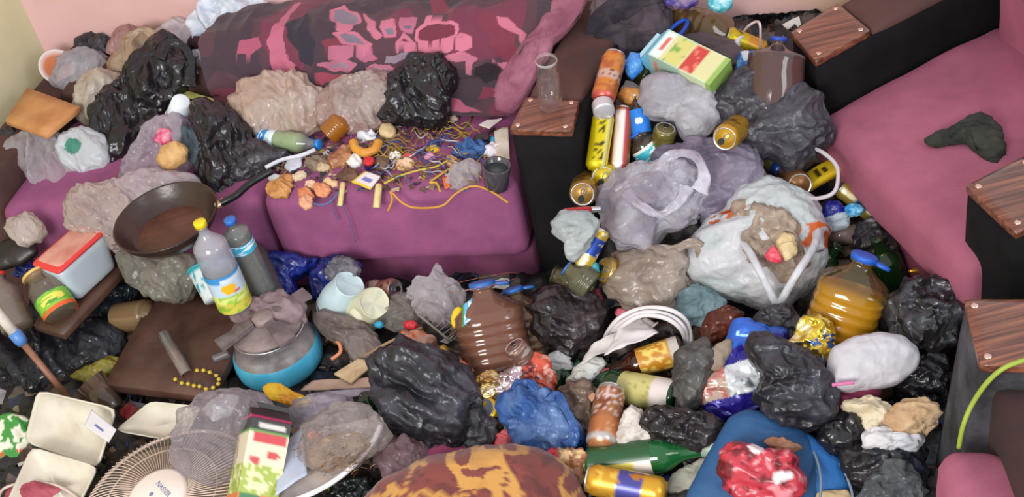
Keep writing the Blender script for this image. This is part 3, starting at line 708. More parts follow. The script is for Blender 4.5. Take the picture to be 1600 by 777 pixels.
def el(cx, cy, rx, ry, rot=0, n=10, jit=.12):
    rg2 = random.Random(int(cx*7+cy)); rot = math.radians(rot); out = []
    for i in range(n):
        a = 2*math.pi*i/n; k = 1+rg2.uniform(-jit, jit); x, y = rx*k*math.cos(a), ry*k*math.sin(a)
        out.append((cx+x*math.cos(rot)-y*math.sin(rot), cy+x*math.sin(rot)+y*math.cos(rot)))
    return out
scrap('garlic_bulb', 'round cream bulb behind the curled peel', 'vegetable', el(606, 205, 13, 12, 0, 10, .03), .018, 'd9c49a', 'c8a878', cr=.15, s=.445)
scrap('tomato', 'orange red tomato beside the amber bottle', 'vegetable', el(538, 200, 11, 9), .014, 'd8603c', 'c8482c', cr=.15, rough=.3)
o = tube('orange_peel', [at(x, y, z) for x, y, z in ((552, 222, .455), (556, 233, .45), (570, 239, .45), (585, 234, .452), (592, 222, .455))], .013, solid('d49a3a', .5, c2='c88430', sc=20)); tag(o, 'curled golden peel shaped like a crescent', 'peel')
scrap('napkin', 'white napkin scrap inside the crescent peel', 'paper', el(574, 213, 14, 8), .012, 'dde0ea')
scrap('onion_piece', 'brown onion piece left of the white scrap', 'vegetable', el(532, 250, 18, 12, -15), .016, '8a5a3a', 'b07a50', rough=.4)
scrap('onion_piece', 'tan onion skin above the brown onion piece', 'vegetable', el(543, 236, 16, 9, -20), .012, 'b5805a', 'c89a78')
scrap('napkin', 'small white paper scrap beside the red capped jar', 'paper', el(555, 254, 11, 10), .012, 'e0dcd8')
o = faced('small_jar', at(577, 262, .435), at(576, 251, .462), 'tiny dark blue jar with a red lid on the seat', 'jar')
lathe('jar_wall', [(0, .010), (.002, .013), (.018, .013), (.02, .011)], solid('1c2450', .2), o, 20)
lathe('lid', [(.02, .014), (.03, .014), (.031, .012), (.0312, .0001)], solid('c02028', .35), o, 20)
scrap('potato', 'dark brown potato right of the red lidded jar', 'vegetable', el(596, 257, 11, 13, 30), .014, '5c4436', '6e5442', cr=.2)
scrap('potato', 'dark brown lump left of the yellow edged box', 'vegetable', el(546, 275, 17, 10, 0), .012, '54382c', '6c4c3c')
sheet('paper_packet', 'small white and yellow packet lying on the seat', 'packet', [(549, 284), (571, 268), (594, 276), (578, 295)], .452, printm(.5), .006, .002, paint=bands('e2dadc', [('r', 0, .14, 0, 1, 'd8c040'), ('r', 0, 1, 0, .12, 'd8c040'), ('r', .35, .62, .3, .8, '6c74b8')]))
for i, (x0, y0, x1, y1, lb) in enumerate(((536, 287, 531, 322, 'cream candle stub hanging over the seat edge, left one'), (592, 290, 588, 325, 'cream candle stub hanging over the seat edge, right one'))):
    o = tube('candle', [at(x0, y0, .442), at((x0+x1)/2, (y0+y1)/2, .432), at(x1, y1, .415)], .0075 if i == 0 else .0095, solid('d8c690', .45, c2='c9b070', sc=30)); tag(o, lb, 'candle', 'candle stubs on the sofa')
scrap('orange_peel', 'flat orange peel at the left front of the seat', 'peel', el(437, 295, 20, 13, -10), .010, 'b47a44', 'c89458')
scrap('orange_peel', 'small orange peel above the flat one', 'peel', el(447, 282, 11, 9, 0), .010, 'b07644', 'c48c54')
for (x, y, rx, ry, ro, c, lb) in ((478, 304, 12, 8, 30, 'c87a50', 'pinkish peel curl at the seat front, left of the pair'), (503, 297, 13, 9, 20, 'cf8a62', 'pinkish peel curl at the seat front, right of the pair'), (478, 316, 9, 10, 0, 'd29a78', 'pale peel hanging lowest over the seat front'),
        (485, 290, 8, 6, 0, 'dcb8a0', 'pale pink shred between the peels'), (517, 286, 11, 5, 15, 'cfae80', 'cream shell piece above the left candle stub'), (466, 276, 12, 5, -15, 'cdb79c', 'cream shred near the white fork'),
        (615, 196, 15, 5, -20, 'c9d2dc', 'silvery foil scrap behind the round bulb'), (640, 247, 11, 5, 10, 'c84a48', 'red scrap in the middle of the yellow wires'), (634, 258, 13, 9, 0, 'd6b090', 'peach coloured bulb under the red scrap'), (617, 246, 9, 7, 0, 'd6cfc4', 'white shred left of the red scrap'),
        (672, 246, 8, 5, 0, 'c88aa4', 'pink scrap right of the red scrap'), (676, 234, 9, 5, 0, 'd8a820', 'bright yellow scrap among the wires'), (708, 187, 8, 5, 0, 'c8a8a0', 'pink bead by the shiny black bag'), (706, 252, 9, 7, 40, 'c49a78', 'tan shell at the right of the wires'),
        (497, 255, 16, 10, 0, '7c6c5c', 'grey brown clump left of the onion piece'), (505, 262, 10, 6, 0, 'b8a080', 'tan crumb on the grey brown clump')):
    scrap('food_scrap', lb, 'scrap', el(x, y, rx, ry, ro), .009, c, cr=.6, group=FOOD)
o = sheet('plastic_piece', 'orange plastic strip by the grey cup', 'scrap', [(691, 278), (700, 276), (703, 292), (695, 295)], .442, solid('d86a28', .4), .003, .001)
def cord(name, label, pts, r, col, cat='cord', rough=.5, res=6):
    o = tube(name, [srf(x, y, z) for x, y, z in pts], r, solid(col, rough), res=res); tag(o, label, cat); return o
cord('cord', 'yellow cord with a knot running along the front of the seat', [(606, 330, .40), (613, 312, .43), (610, 300, .445), (617, 306, .44), (630, 318, .42), (650, 325, .41), (690, 322, .425), (712, 303, .44), (738, 291, .445), (765, 298, .44), (794, 317, .425)], .0028, 'c08a34')
cord('cord', 'yellow cord bending behind the orange plastic strip', [(688, 300, .44), (682, 286, .445), (672, 285, .445), (690, 272, .445), (712, 258, .445)], .0028, 'c09a30')
cord('cord', 'yellow green cord crossing the seat from the right candle', [(600, 287, .445), (625, 275, .447), (655, 266, .447), (680, 261, .447), (700, 251, .447)], .0026, 'b8a83c')
cord('cord', 'blue wire looping under the pinkish peels', [(488, 318, .435), (505, 320, .435), (520, 312, .44), (528, 300, .443)], .002, '4a6c98')
for x0, lb in ((518, 'thin blue thread hanging down the seat front, left one'), (536, 'thin blue thread hanging down the seat front, right one')):
    P = Vector((*A2(x0, 305, .43), .43)); nrm = Vector((SV[0], SV[1], 0))*-.016
    o = tube('thread', [P+nrm*.5, P+nrm*1.1+Vector((0, 0, -.03)), P+nrm*1.15+Vector((.004, 0, -.07)), P+nrm*1.1+Vector((0, 0, -.14 if x0 > 520 else -.05))], .0012, solid('5c5a80', .6)); tag(o, lb, 'thread', 'blue threads')
WT = {}
for i in range(95):   # a tangle nobody could count
    x, y = rg.uniform(575, 750), rg.uniform(195, 278); a = rg.uniform(-.7, .7); l = rg.uniform(8, 30); k = rg.uniform(-9, 9)
    c, w_ = rg.choice([('a8842c', 'yellow'), ('34508c', 'blue'), ('a08a3c', 'yellow'), ('44547c', 'blue'), ('8c7028', 'yellow'), ('b8b4b0', 'white')])
    o = tube('w', [at(x-l*math.cos(a), y-l*math.sin(a), .436), at(x-l*.3, y+k, .448), at(x+l*.4, y-k*.7, .445), at(x+l*math.cos(a), y+l*math.sin(a), .436)], rg.uniform(.001, .002), None, seg=6, res=4, recen=False)
    vs, fs, cs = WT.setdefault(w_, ([], [], [])); b_ = len(vs)
    vs += [v.co.copy() for v in o.data.vertices]; fs += [tuple(q+b_ for q in p.vertices) for p in o.data.polygons]; cs += [hexc(c)]*len(o.data.vertices); bpy.data.objects.remove(o)
for w_, (vs, fs, cs) in WT.items(): tag(link('wire_tangle', mk(vs, fs, cs), printm(.5)), 'tangle of thin %s wire ends in the middle of the sofa seat' % w_, 'wires', kind='stuff')
pts = []
while len(pts) < 900:
    x, y = rg.gauss(590, 105), rg.gauss(246, 28)
    if not (425 < x < 795 and 190 < y < 300): continue
    p = at(x, y, .428); pts.append((p, Vector((rg.uniform(-.3, .3), rg.uniform(-.3, .3), 1)).normalized()))
scatter('seat_crumbs', 'countless small crumbs and shreds scattered over the sofa seat', pts, ['6c5446', '8a7058', '54422e', 'b8a088', '3c3430', '9a6844', '3c5490', 'a8923c', 'c8beb4', '7a5a6c', '5a4450', '2c2a34'], .003, .011)
scrap('cloth_rag', 'crumpled blue net rag at the right of the seat', 'cloth', [(712, 235), (725, 222), (752, 226), (768, 236), (748, 246), (720, 244)], .012, '2c4c80', '3e68a0', cr=.9)
bag('small greyish clear bag in front of the grey cup', [(700, 275), (712, 258), (735, 250), (750, 262), (745, 285), (722, 295), (702, 292)], .435, .022, CF)
sheet('paper', 'white torn paper beside the arm post, upper one', 'paper', [(748, 196), (762, 188), (786, 186), (765, 202)], .45, solid('d9d0d0', .6), .002, .003)
sheet('notepad', 'dark notebook with pale edge leaning near the arm post', 'book', [(737, 222), (742, 212), (764, 206), (764, 216)], .45, solid('3c3236', .6), .008, .002)
sheet('paper', 'cream card strip standing along the arm post', 'paper', [(776, 246), (772, 205), (794, 198), (797, 250)], .452, solid('cfc4ac', .6, c2='ddd6cc', sc=20), .002, .003)
scrap('paper', 'white crumpled paper by the grey cup', 'paper', [(758, 240), (772, 226), (786, 228), (784, 238), (768, 244)], .012, 'dad4dc', cr=.9)
scrap('blue_scrap', 'bright blue scrap beside the cream card', 'scrap', el(772, 219, 6, 4), .006, '2aa0c8')
o = faced('tumbler', at(776, 292, .432), at(776, 258, .50), 'grey translucent tumbler at the right end of the seat', 'cup')
lathe('tumbler_wall', [(0, .028), (.003, .031), (.04, .033), (.068, .036), (.071, .035), (.068, .031), (.05, .029), (.05, .0001)], clear('5c545c', .6), o, 28)
lathe('contents', [(.004, .029), (.055, .0305)], solid('44484e', .4), o, 24)
# white fork and pan handle
o = tube('plastic_fork', [at(415, 262, .455), at(440, 250, .462), at(470, 243, .46), at(492, 234, .455)], .006, solid('c8ccd6', .3)); tag(o, 'white plastic fork with its head among the scraps', 'fork')
scrap('plastic_spoon', 'white plastic spoon bowl below the fork', 'spoon', [(444, 262), (452, 247), (470, 244), (472, 258), (455, 270)], .008, 'c6c9d4', rough=.3, cr=.15)
scrap('milky_disc', 'milky plastic lid at the left corner of the seat', 'lid', [(418, 278), (428, 272), (442, 276), (440, 286), (425, 288)], .008, 'bfc2c8', rough=.3, cr=.15)

# ---- jar on the sofa arm
o = faced('glass_jar', at(861, 168, .581), at(853, 92, .581+.15), 'empty clear glass jar standing on the wooden arm plate', 'jar')
L_ = .15; r_ = .031
lathe('jar_wall', [(0, .018), (.003, r_*.9), (.012, r_), (.06, r_*.97), (.10, r_*.92), (.112, r_*.86), (.116, r_*.78), (.122, r_*.86), (.128, r_*.80), (.134, r_*.86), (.146, r_*.82), (.15, r_*.78), (.147, r_*.72), (.115, r_*.7), (.09, r_*.82), (.02, r_*.88), (.012, .0001)], clear('f4eeee', .03, .05, .45), o, 36, caps=False)
lathe('rim', [(.142, r_*.80), (.147, r_*.88), (.151, r_*.82)], clear('ffffff', .25, .05, .5), o, 36, caps=False)

# ---- pan and things on the left
fp = faced('frying_pan', at(270, 362, .44), at(270, 362, .44)+Vector((-.02, -.06, .99))*.05, 'dark brown frying pan tilted on the bags below the sofa', 'pan')
pr = px2m(84, at(270, 352, .45)) 
lathe('pan_body', [(0, pr*.01), (0, pr*.72), (.004, pr*.78), (.03, pr*.93), (.052, pr*1.0), (.055, pr*.985), (.052, pr*.965), (.03, pr*.89), (.010, pr*.74), (.006, pr*.70), (.005, pr*.01)], solid('2a1c18', .3, c2='3c2a24', sc=9, bmp=.2), fp, 56, caps=False)
lathe('burnt_food', [(.0055, pr*.68), (.0075, pr*.60), (.008, pr*.01)], solid('46281e', .35, c2='5c3628', sc=14, bmp=.6, bs=40), fp, 40, caps=False)
bpy.context.view_layer.update()
iv = fp.matrix_world.inverted()
tube('handle', [iv @ q for q in (at(345, 318, .49), at(368, 306, .495), at(392, 286, .50), at(425, 267, .51))], .010, solid('0e0e10', .3), fp, 10, res=8, recen=False)
tube('handle_mount', [iv @ q for q in (at(338, 324, .482), at(352, 314, .49))], .012, solid('b8947c', .25, .8), fp, 8, recen=False)
bag('big wrinkled beige clear bag behind the frying pan', [(110, 345), (120, 305), (150, 290), (195, 295), (240, 300), (255, 330), (215, 370), (180, 385), (140, 372)], .385, .05, CF2, cr=.85)
bag('pinkish clear bag hanging down from the seat above the pan', [(190, 290), (215, 268), (260, 270), (305, 280), (312, 300), (280, 312), (235, 318), (205, 312)], .44, .035, film('ccbcc2', .52, .15, c2='dcd0d4', bmp=.8), cr=.8)
bag('greyish clear bag crushed below the frying pan', [(195, 400), (225, 392), (275, 402), (310, 408), (300, 440), (280, 470), (240, 462), (210, 440)], .26, .05, film('8f8c80', .6, .22, c2='aaa79a', bmp=.8), cr=.8)
bag('small grey clear bag at the left edge under the seat', [(12, 360), (22, 342), (48, 336), (66, 352), (62, 375), (35, 385)], .40, .035, CF2)
lump('round_tray', 'dark round tray at the left edge behind the tub', 'lid', [(-12, 385), (20, 372), (55, 378), (60, 395), (35, 415), (-12, 425)], .33, .02, solid('1c1614', .4, c2='2c2220', sc=9), cr=.1)
lump('crumpled_packet', 'blue packet corner behind the red rimmed tub', 'packet', [(22, 430), (30, 412), (48, 406), (58, 420), (45, 436)], .26, .02, solid('1c2c78', .3))
o = block('wooden_board', [A2(58, 520, .23), A2(105, 535, .23), A2(205, 415, .25), A2(140, 390, .25)], .235, .26, solid('4a3228', .5, c2='5c4034', sc=10), r=.004, n=3); tag(o, 'dark brown board under the red rimmed white tub', 'board')
# tub
tb = empty('plastic_tub', at(112, 420, .26), 'white rectangular plastic tub with a red rim and stained lid', 'tub')
bpy.context.view_layer.update()
q4 = [A2(50, 413, .385), A2(92, 427, .385), A2(165, 362, .385), A2(118, 353, .385)]
cen = sum((Vector(q) for q in q4), Vector((0, 0)))/4; q4b = [cen+(Vector(q)-cen)*.84+Vector((.006, 0)) for q in q4]
part(tb, 'tub_wall', q4, .265, .383, solid('b8c4cc', .35), r=.018, n=8, c4b=q4b)
ce_ = [cen+(Vector(q)-cen)*1.03 for q in q4]
part(tb, 'rim', ce_, .377, .391, solid('d83a38', .35), r=.012, n=8)
part(tb, 'lid', [cen+(Vector(q)-cen)*.86 for q in q4], .385, .3935, solid('d39a8a', .4, c2='c27868', sc=14), r=.012, n=8)
pet('clear bottle with a yellow green label and pale orange cap, leaning', (98, 492, .28), (55, 428, .36), 56, 'cfc4b4', None, 'd8b060', bands('7cb83a', [('r', 0, 1, 0, .22, 'd85c28'), ('e', .5, .6, .12, .25, 'e0d45c'), ('n', '4c9030', 6, .15, 0)]), lab_z=(.03, .42), neck=.62, shoulder=.6)
pet('clear bottle with a red cap at the far left edge', (30, 515, .25), (-8, 430, .36), 52, 'b8a89c', None, 'd83a34', None, neck=.45, body=.25)
def oil(u, v):
    if v < .30: return 'c9c04a' if fbm(u, v, 9) > -.1 else '8cae3a'
    if v < .48: return '9cc048' if fbm(u, v, 12) > 0 else 'd6dc80'
    if v > .82: return '3c8cc8' if (u < .44 or v > .94) else 'cfd8e0'
    if ((u-.5)/.07)**2+((v-.66)/.13)**2 < 1: return 'e8b020'
    if .46 < u < .60 and .50 < v < .57: return 'c83a30'
    return 'b8cfe0'
pet('clear sunflower oil bottle with yellow cap leaning on the small pot', (370, 480, .28), (311, 346, .56), 56, 'dfe0e6', ('c9b83c', .14), 'e0c818', oil, lab_z=(.05, .47), neck=.27, shoulder=.70, ribs=2, body=.28)
pet('ribbed water bottle with blue cap standing behind the oil bottle', (415, 460, .24), (358, 342, .50), 42, 'b8bcb8', None, '2a68b8', bands('3aa8c8', [('n', 'dfe8ec', 5, .05, 0)]), lab_z=(.62, .74), neck=.34, shoulder=.82, ribs=8, body=.25)
pet('second grey plastic bottle behind the burner', (432, 470, .2), (388, 366, .30), 36, '9a9088', None, 'a07860', None, neck=.35, ribs=7, body=.25)
o = faced('yoghurt_pot', at(338, 468, .24), at(318, 418, .30), 'small white yoghurt pot with teal pattern beside the oil bottle', 'pot'); r_ = px2m(26, o.location)
rr_ = (at(338, 468, .24)-at(318, 418, .30)).length
lathe('pot_wall', [(rr_*i/12, r_*(.72+.28*i/12)) for i in range(13)], printm(.35), o, 48, lambda u, v: '2e9aa4' if fbm(u*3, v*1.3, 6) > .12 and v > .25 or v > .9 else 'ccd6d8')
lathe('rim', [(rr_-.003, r_*1.0), (rr_, r_*1.08), (rr_+.003, r_)], solid('3aa0a8', .4), o, 32)
lump('crumpled_packet', 'small blue scrap at the foot of the yoghurt pot', 'scrap', el(307, 474, 13, 9), h(.02), .012, solid('24389a', .35))
def jarlay(label, a, b, dpx, wall, liq, group=G_BOT): return pet(label, a, b, dpx, wall, liq, 'c8b8a0', None, neck=.7, shoulder=.8, ribs=0, body=.35, nocap=True, name='plastic_jar')
jarlay('cloudy amber jar lying on its side by the brown crate', (182, 498, .13), (240, 490, .15), 48, 'b89a70', ('a88a4a', .6))
# brown table top with beads
td = empty('low_table', at(262, 545, .1), 'dark brown low table top strewn with grime', 'table')
bpy.context.view_layer.update()
part(td, 'table_top', [A2(160, 598, .17), A2(325, 618, .17), A2(415, 480, .14), A2(250, 462, .14)], .135, .165, solid('4a3029', .45, c2='5e4238', sc=9, bmp=.3), r=.004, n=4, nz=.001)
for q in ((185, 590), (322, 606), (395, 490), (262, 475)):
    p = at(*q, .13); part(td, 'leg', [(p.x-.015, p.y-.015), (p.x+.015, p.y-.015), (p.x+.015, p.y+.015), (p.x-.015, p.y+.015)], 0, .137, solid('3a2620', .5), r=.003, n=2)
bd = empty('bead_string', at(305, 595, .17), 'string of small yellow beads curled on the brown table', 'necklace')
bpath = [(274, 593), (284, 599), (294, 600), (303, 603), (312, 604), (322, 608), (333, 606), (341, 600), (342, 593), (338, 587), (328, 582), (318, 579), (308, 579)]
for x, y in bpath:
    p = at(x, y, .1725); b_ = lathe('bead', [(-.0055, .0001), (-.004, .004), (0, .0058), (.004, .004), (.0055, .0001)], solid('c0a43a', .4), None, 10, caps=False); b_.location = p-bd.location; b_.parent = bd
tube('string', [at(x, y, .1715)-bd.location for x, y in bpath], .0012, solid('6a5a2a', .6), bd, 5, recen=False)
o = faced('glass_tumbler', at(292, 585, .17), at(256, 523, .22), 'slim smoked glass tumbler lying on the brown table', 'glass'); r_ = .017; q_ = (at(292, 585, .17)-at(256, 523, .22)).length
lathe('glass_wall', [(0, r_*.8), (.004, r_*.9), (q_, r_*1.1), (q_-.002, r_*1.0), (.008, r_*.8), (.007, .0001)], clear('b8a89e', .35, .08), o, 24, caps=False)
o = faced('plastic_beaker', at(180, 640, .10), at(140, 596, .17), 'smoked brown plastic beaker lying beside the foam tray', 'cup'); r_ = px2m(24, o.location); q_ = (at(180, 640, .10)-at(140, 596, .17)).length
lathe('beaker_wall', [(0, r_*.7), (.004, r_*.75), (q_, r_*1.05), (q_-.002, r_*.97), (.008, r_*.66), (.007, .0001)], clear('6a5446', .55, .1), o, 28, caps=False)
# mop handle
mh = faced('broom_handle', at(-20, 470, .45), at(122, 640, .12), 'broom handle, brown below with a white and blue grip', 'broom'); q_ = (at(-20, 470, .45)-at(122, 640, .12)).length
lathe('grip', [(0, .012), (.002, .0135), (q_*.30, .0135), (q_*.30, .011)], solid('d4ccc0', .5, c2='c0b4a8', sc=20), mh, 20)
lathe('collar', [(q_*.28, .013), (q_*.285, .0165), (q_*.35, .0165), (q_*.39, .013), (q_*.39, .009)], solid('4a7ab8', .4), mh, 20)
lathe('shaft', [(q_*.38, .0085), (q_, .0085)], solid('8a5e48', .5, c2='7a4e3a', sc=30), mh, 16)
bag('long crinkled black bag along the left edge under the broom', [(-15, 620), (-10, 540), (30, 520), (90, 520), (150, 510), (190, 530), (180, 570), (120, 600), (60, 625)], .08, .045, film('25242a', .95, .25, c2='3a3a42', bmp=.8, bs=35), cr=.9, tilt=25)
bag('dull yellow green bag peeking out beside the brown table', [(108, 590), (140, 572), (175, 557), (192, 568), (175, 588), (145, 600)], h(.03), .022, film('8a8034', .9, .35, c2='a89a48'))
bag('dark film under the amber jar', [(120, 520), (140, 480), (175, 450), (205, 455), (190, 500), (170, 540)], h(0), .03, film('26303c', .8, .2, c2='4a5866', bmp=.9), cr=.9)
lump('crumpled_packet', 'navy blue packet left of the amber jar', 'packet', el(158, 482, 14, 12), h(.02), .015, solid('141c5c', .3), cr=.9)
# foam trays
FO = solid('cbc4b4', .6, c2='bdb3a2', sc=9, bmp=.15)
def tray(label, quad, zs, depth, lb=None):
    P = [srf(x, y, z) for (x, y), z in zip(quad, zs)]; c = sum(P, Vector())/4; n = (P[1]-P[0]).cross(P[3]-P[0]).normalized()
    if n.z < 0: n = -n
    vs = []
    lev = [(1.0, 0), (1.0, -.006), (.80, -depth-.006), (.78, -depth-.006), (0, -depth-.006)]
    rings = [(1.04, 0), (1.05, -.004), (1.0, -.008), (.80, -depth-.006), (.02, -depth-.006), (.02, -depth), (.78, -depth), (.97, -.004), (1.0, 0)]
    m = 8
    for s_, d in rings:
        for e in range(4):
            a, b = P[e]-c, P[(e+1) % 4]-c; pv = P[e-1]-c
            for k in range(m):
                t = k/m; q = a.lerp(b, t)
                # round the corners a little
                t2 = min(t, 1-t); q = q*(1-.06*max(0, 1-t2*8))
                vs.append(q*s_+n*d)
    N_ = 4*m; fs = []
    for i in range(len(rings)):
        j = (i+1) % len(rings)
        for k in range(N_): fs.append((i*N_+k, i*N_+(k+1) % N_, j*N_+(k+1) % N_, j*N_+k))
    fs.append(tuple(range(4*N_, 5*N_))); fs.append(tuple(range(5*N_, 6*N_)))
    me = mk(vs, fs); bm = bmesh.new(); bm.from_mesh(me); bmesh.ops.recalc_face_normals(bm, faces=bm.faces); bm.to_mesh(me); bm.free()
    o = link('foam_tray', me, FO, None, c); tag(o, label, 'tray', 'foam food trays'); return o
tray('upright open foam tray the broom handle leans on', [(40, 690), (60, 612), (178, 640), (150, 730)], [.16, .26, .22, .15], .035)
tray('open foam tray at the lower left in front of the upright one', [(10, 790), (50, 700), (150, 730), (115, 800)], [.17, .19, .18, .17], .03)
tray('foam tray half hidden behind the fan and brown table', [(182, 672), (235, 628), (312, 636), (282, 690)], [.15, .17, .17, .15], .022)
sheet('card', 'white card with small blue print stuck in the foam tray', 'card', [(132, 665), (143, 640), (182, 672), (170, 692)], .235, printm(.5), .002, .001, paint=bands('d6d3d6', [('r', .3, .45, .3, .7, '5a64a0')]))
lump('crumpled_packet', 'green and white packet at the lower left edge', 'packet', [(-12, 660), (15, 648), (42, 655), (45, 690), (30, 735), (-12, 745)], .10, .02, printm(.3), paint=lambda x, y: '3c8a3c' if fbm(x, y, 2) > -.05 else ('e0dcc8' if y > -.5 else 'c84830'), cr=.4)
lump('red_cloth', 'dark red cloth inside the pale ring at the bottom left', 'cloth', [(8, 795), (15, 765), (55, 755), (95, 762), (112, 795)], .13, .02, solid('8a3444', .7, c2='a04a58', sc=12), cr=.5)
o = tube('pale_ring', [at(-4, 790, .15), at(5, 765, .15), at(40, 755, .15), at(85, 758, .15), at(120, 778, .15), at(135, 800, .15)], .004, solid('c8b4aa', .4)); tag(o, 'pale plastic rim around the dark red cloth', 'rim')
# fan
fc = at(248, 775, .19); fn = (Vector((-.06, -.08, .99))).normalized()
fan = empty('desk_fan', fc-fn*.05, 'beige desk fan lying face up with a wire grille', 'fan', B=fc)
fr = px2m(152, fc); W_ = solid('cdb8a8', .4); HB = solid('e2d2c8', .35)
hubr = px2m(50, fc)
lathe('hub_badge', [(.050, hubr), (.058, hubr*.97), (.062, hubr*.85), (.063, .0001)], HB, fan, 40)
ring = [(fr*math.cos(t*math.pi/8), fr*math.sin(t*math.pi/8), .0) for t in range(16)]
tube('outer_ring', ring, .0045, W_, fan, 8, True, 5, recen=False)
tube('inner_ring', [(x*.62, y*.62, .043) for x, y, z in ring], .0018, W_, fan, 6, True, 5, recen=False)
bm = bmesh.new()
vs, fs = [], []
for k in range(110):
    a = k*2*math.pi/110; d = Vector((math.cos(a+.0), math.sin(a), 0)); s_ = Vector((-d.y, d.x, 0))*.0010; prev = None
    for i in range(9):
        t = i/8; rr = hubr*.95+(fr-hubr*.95)*t; z = .053*(1-t**2.2)**.5 if t < 1 else 0; a2 = a+.22*t
        d2 = Vector((math.cos(a2), math.sin(a2), 0)); s2 = Vector((-d2.y, d2.x, 0))*.0010
        b_ = len(vs); p = d2*rr+Vector((0, 0, z))
        vs += [p-s2, p+s2, p+Vector((0, 0, .0018))]
        if i: fs += [(b_-3, b_-2, b_+1, b_), (b_-2, b_-1, b_+2, b_+1), (b_-1, b_-3, b_, b_+2)]
link('grille_wires', mk(vs, fs), W_, fan, smooth=False)['kind'] = 'stuff'
for k in range(3):
    vs, fs = [], []; a0 = k*2.094+.4
    for j in range(9):
        for i in range(7):
            t = j/8; rr = .02+(fr*.86-.02)*t; a = a0+(i/6-.5)*(1.25-.2*t)*(.45+.9*math.sin(math.pi*min(1, t*.8+.15))); vs.append((rr*math.cos(a), rr*math.sin(a), .012+.022*(i/6-.5)))
    for j in range(8):
        for i in range(6): q = j*7+i; fs.append((q, q+1, q+8, q+7))
    link('blade', mk(vs, fs), solid('7c6a58', .5), fan)
lathe('motor_housing', [(-.05, fr*.2), (-.04, fr*.3), (.0, fr*.3), (.02, fr*.12)], solid('a8988a', .5), fan, 28)
lathe('back_cage', [(-.045, fr*.35), (-.025, fr*.8), (-.003, fr)], solid('4c4238', .6), fan, 40, caps=False)
bpy.context.view_layer.update()
el_ = fan.matrix_world.to_3x3().inverted() @ R2; fa = math.atan2(el_.y, el_.x)
BLUE = solid('7078a0', .5)
glyphs('NASSER', .017, BLUE, fan, Vector((.0, 0, .0638))+Vector((math.cos(fa+.35)*.017, math.sin(fa+.35)*.017, 0)), (0, 0, fa-.85), depth=.0002)
lathe('emblem', [(.0632, .006), (.0638, .005), (.0639, .0001)], BLUE, fan, 6).location = Vector((math.cos(fa+3.4)*.012, math.sin(fa+3.4)*.012, 0))
bag('large greyish transparent bag swelling over the fan', [(275, 700), (290, 660), (320, 625), (370, 618), (415, 630), (425, 655), (395, 690), (375, 740), (335, 752), (300, 740)], .24, .06, film('aaa0a6', .32, .1, bmp=.8), cr=.7)
bag('clear bag end with a bright white fold beside the bead string', [(318, 640), (345, 618), (370, 620), (362, 645), (335, 655)], .25, .015, film('e0e0e6', .8, .2), cr=.7)

# ================================================================== MIDDLE OF THE HEAP
# gas bottle with burner
g0 = at(446, 600, .10); g1 = at(438, 560, .10); gb = empty('gas_bottle', at(444, 575, .09), 'small light blue camping gas bottle with a grimy burner on top', 'gas bottle')
gr = px2m(70, gb.location)
BLU = solid('3aa4cc', .35, c2='58b8d8', sc=18, thr=(.3, .7))
lathe('gas_tank', [(0, gr*.6), (.01, gr*.85), (.03, gr*.98), (.05, gr), (.075, gr*.97), (.095, gr*.86), (.11, gr*.66)], BLU, gb, 40)
lathe('collar', [(.082, gr*.93), (.10, gr*.86), (.125, gr*.76), (.13, gr*.78), (.133, gr*.74), (.128, gr*.68), (.10, gr*.6)], solid('c4c0c2', .25, .6, c2='9c9698', sc=16), gb, 40, caps=False)
tube('shiny_ring', [(gr*.80*math.cos(t*.785), gr*.80*math.sin(t*.785), .137) for t in range(8)], .0035, ALU, gb, 8, True, 5, recen=False)
lathe('burner_plate', [(.138, gr*.70), (.146, gr*.82), (.152, gr*.78), (.158, gr*.5), (.165, gr*.38), (.168, gr*.30), (.16, .0001)], solid('6c5c5a', .6, c2='8a7a78', sc=14, bmp=.5), gb, 36, crush=.004)
lathe('burner_cap', [(.165, gr*.24), (.18, gr*.26), (.186, gr*.2), (.184, .0001)], solid('7c6a68', .5, c2='948480', sc=20), gb, 24)
for k in range(4):
    a = k*math.pi/2+.5; d = Vector((math.cos(a), math.sin(a), 0)); n_ = Vector((-d.y, d.x, 0))*gr*.2
    vs = [d*gr*.28-n_*.5+Vector((0, 0, .172)), d*gr*.28+n_*.5+Vector((0, 0, .172)), d*gr*1.12+n_+Vector((0, 0, .166)), d*gr*1.12-n_+Vector((0, 0, .166))]
    vs += [v+Vector((0, 0, .012)) for v in vs]
    link('pot_support', mk(vs, [(3, 2, 1, 0), (4, 5, 6, 7), (0, 1, 5, 4), (1, 2, 6, 5), (2, 3, 7, 6), (3, 0, 4, 7)]), solid('77696a', .5, c2='544a4a', sc=18, bmp=.4), gb, smooth=False)
tube('valve_knob', [(-gr*.9, -gr*.35, .125), (-gr*1.25, -gr*.4, .122)], .012, solid('5a5254', .4), gb, 10, recen=False)
lump('grimy_cloth', 'pinkish grey cloth draped over the back of the burner', 'cloth', [(365, 495), (372, 478), (392, 474), (440, 462), (468, 470), (478, 500), (462, 515), (400, 500), (378, 508)], .24, .02, solid('6e5a5c', .8, c2='8a7678', sc=14, bmp=.4), cr=.9, tilt=25)
lump('plastic_ring', 'yellow plastic piece with an orange middle in front of the gas bottle', 'plastic', [(410, 608), (420, 600), (440, 601), (462, 615), (482, 622), (482, 636), (458, 634), (425, 625)], .2, .012, solid('d8ac1c', .35, c2='d88a20', sc=18), cr=.4)
lump('plastic_lid_piece', 'bright yellow bottle closure right of the yellow plastic piece', 'plastic', el(474, 628, 14, 9, -10), .21, .010, solid('e0c414', .35), cr=.15)
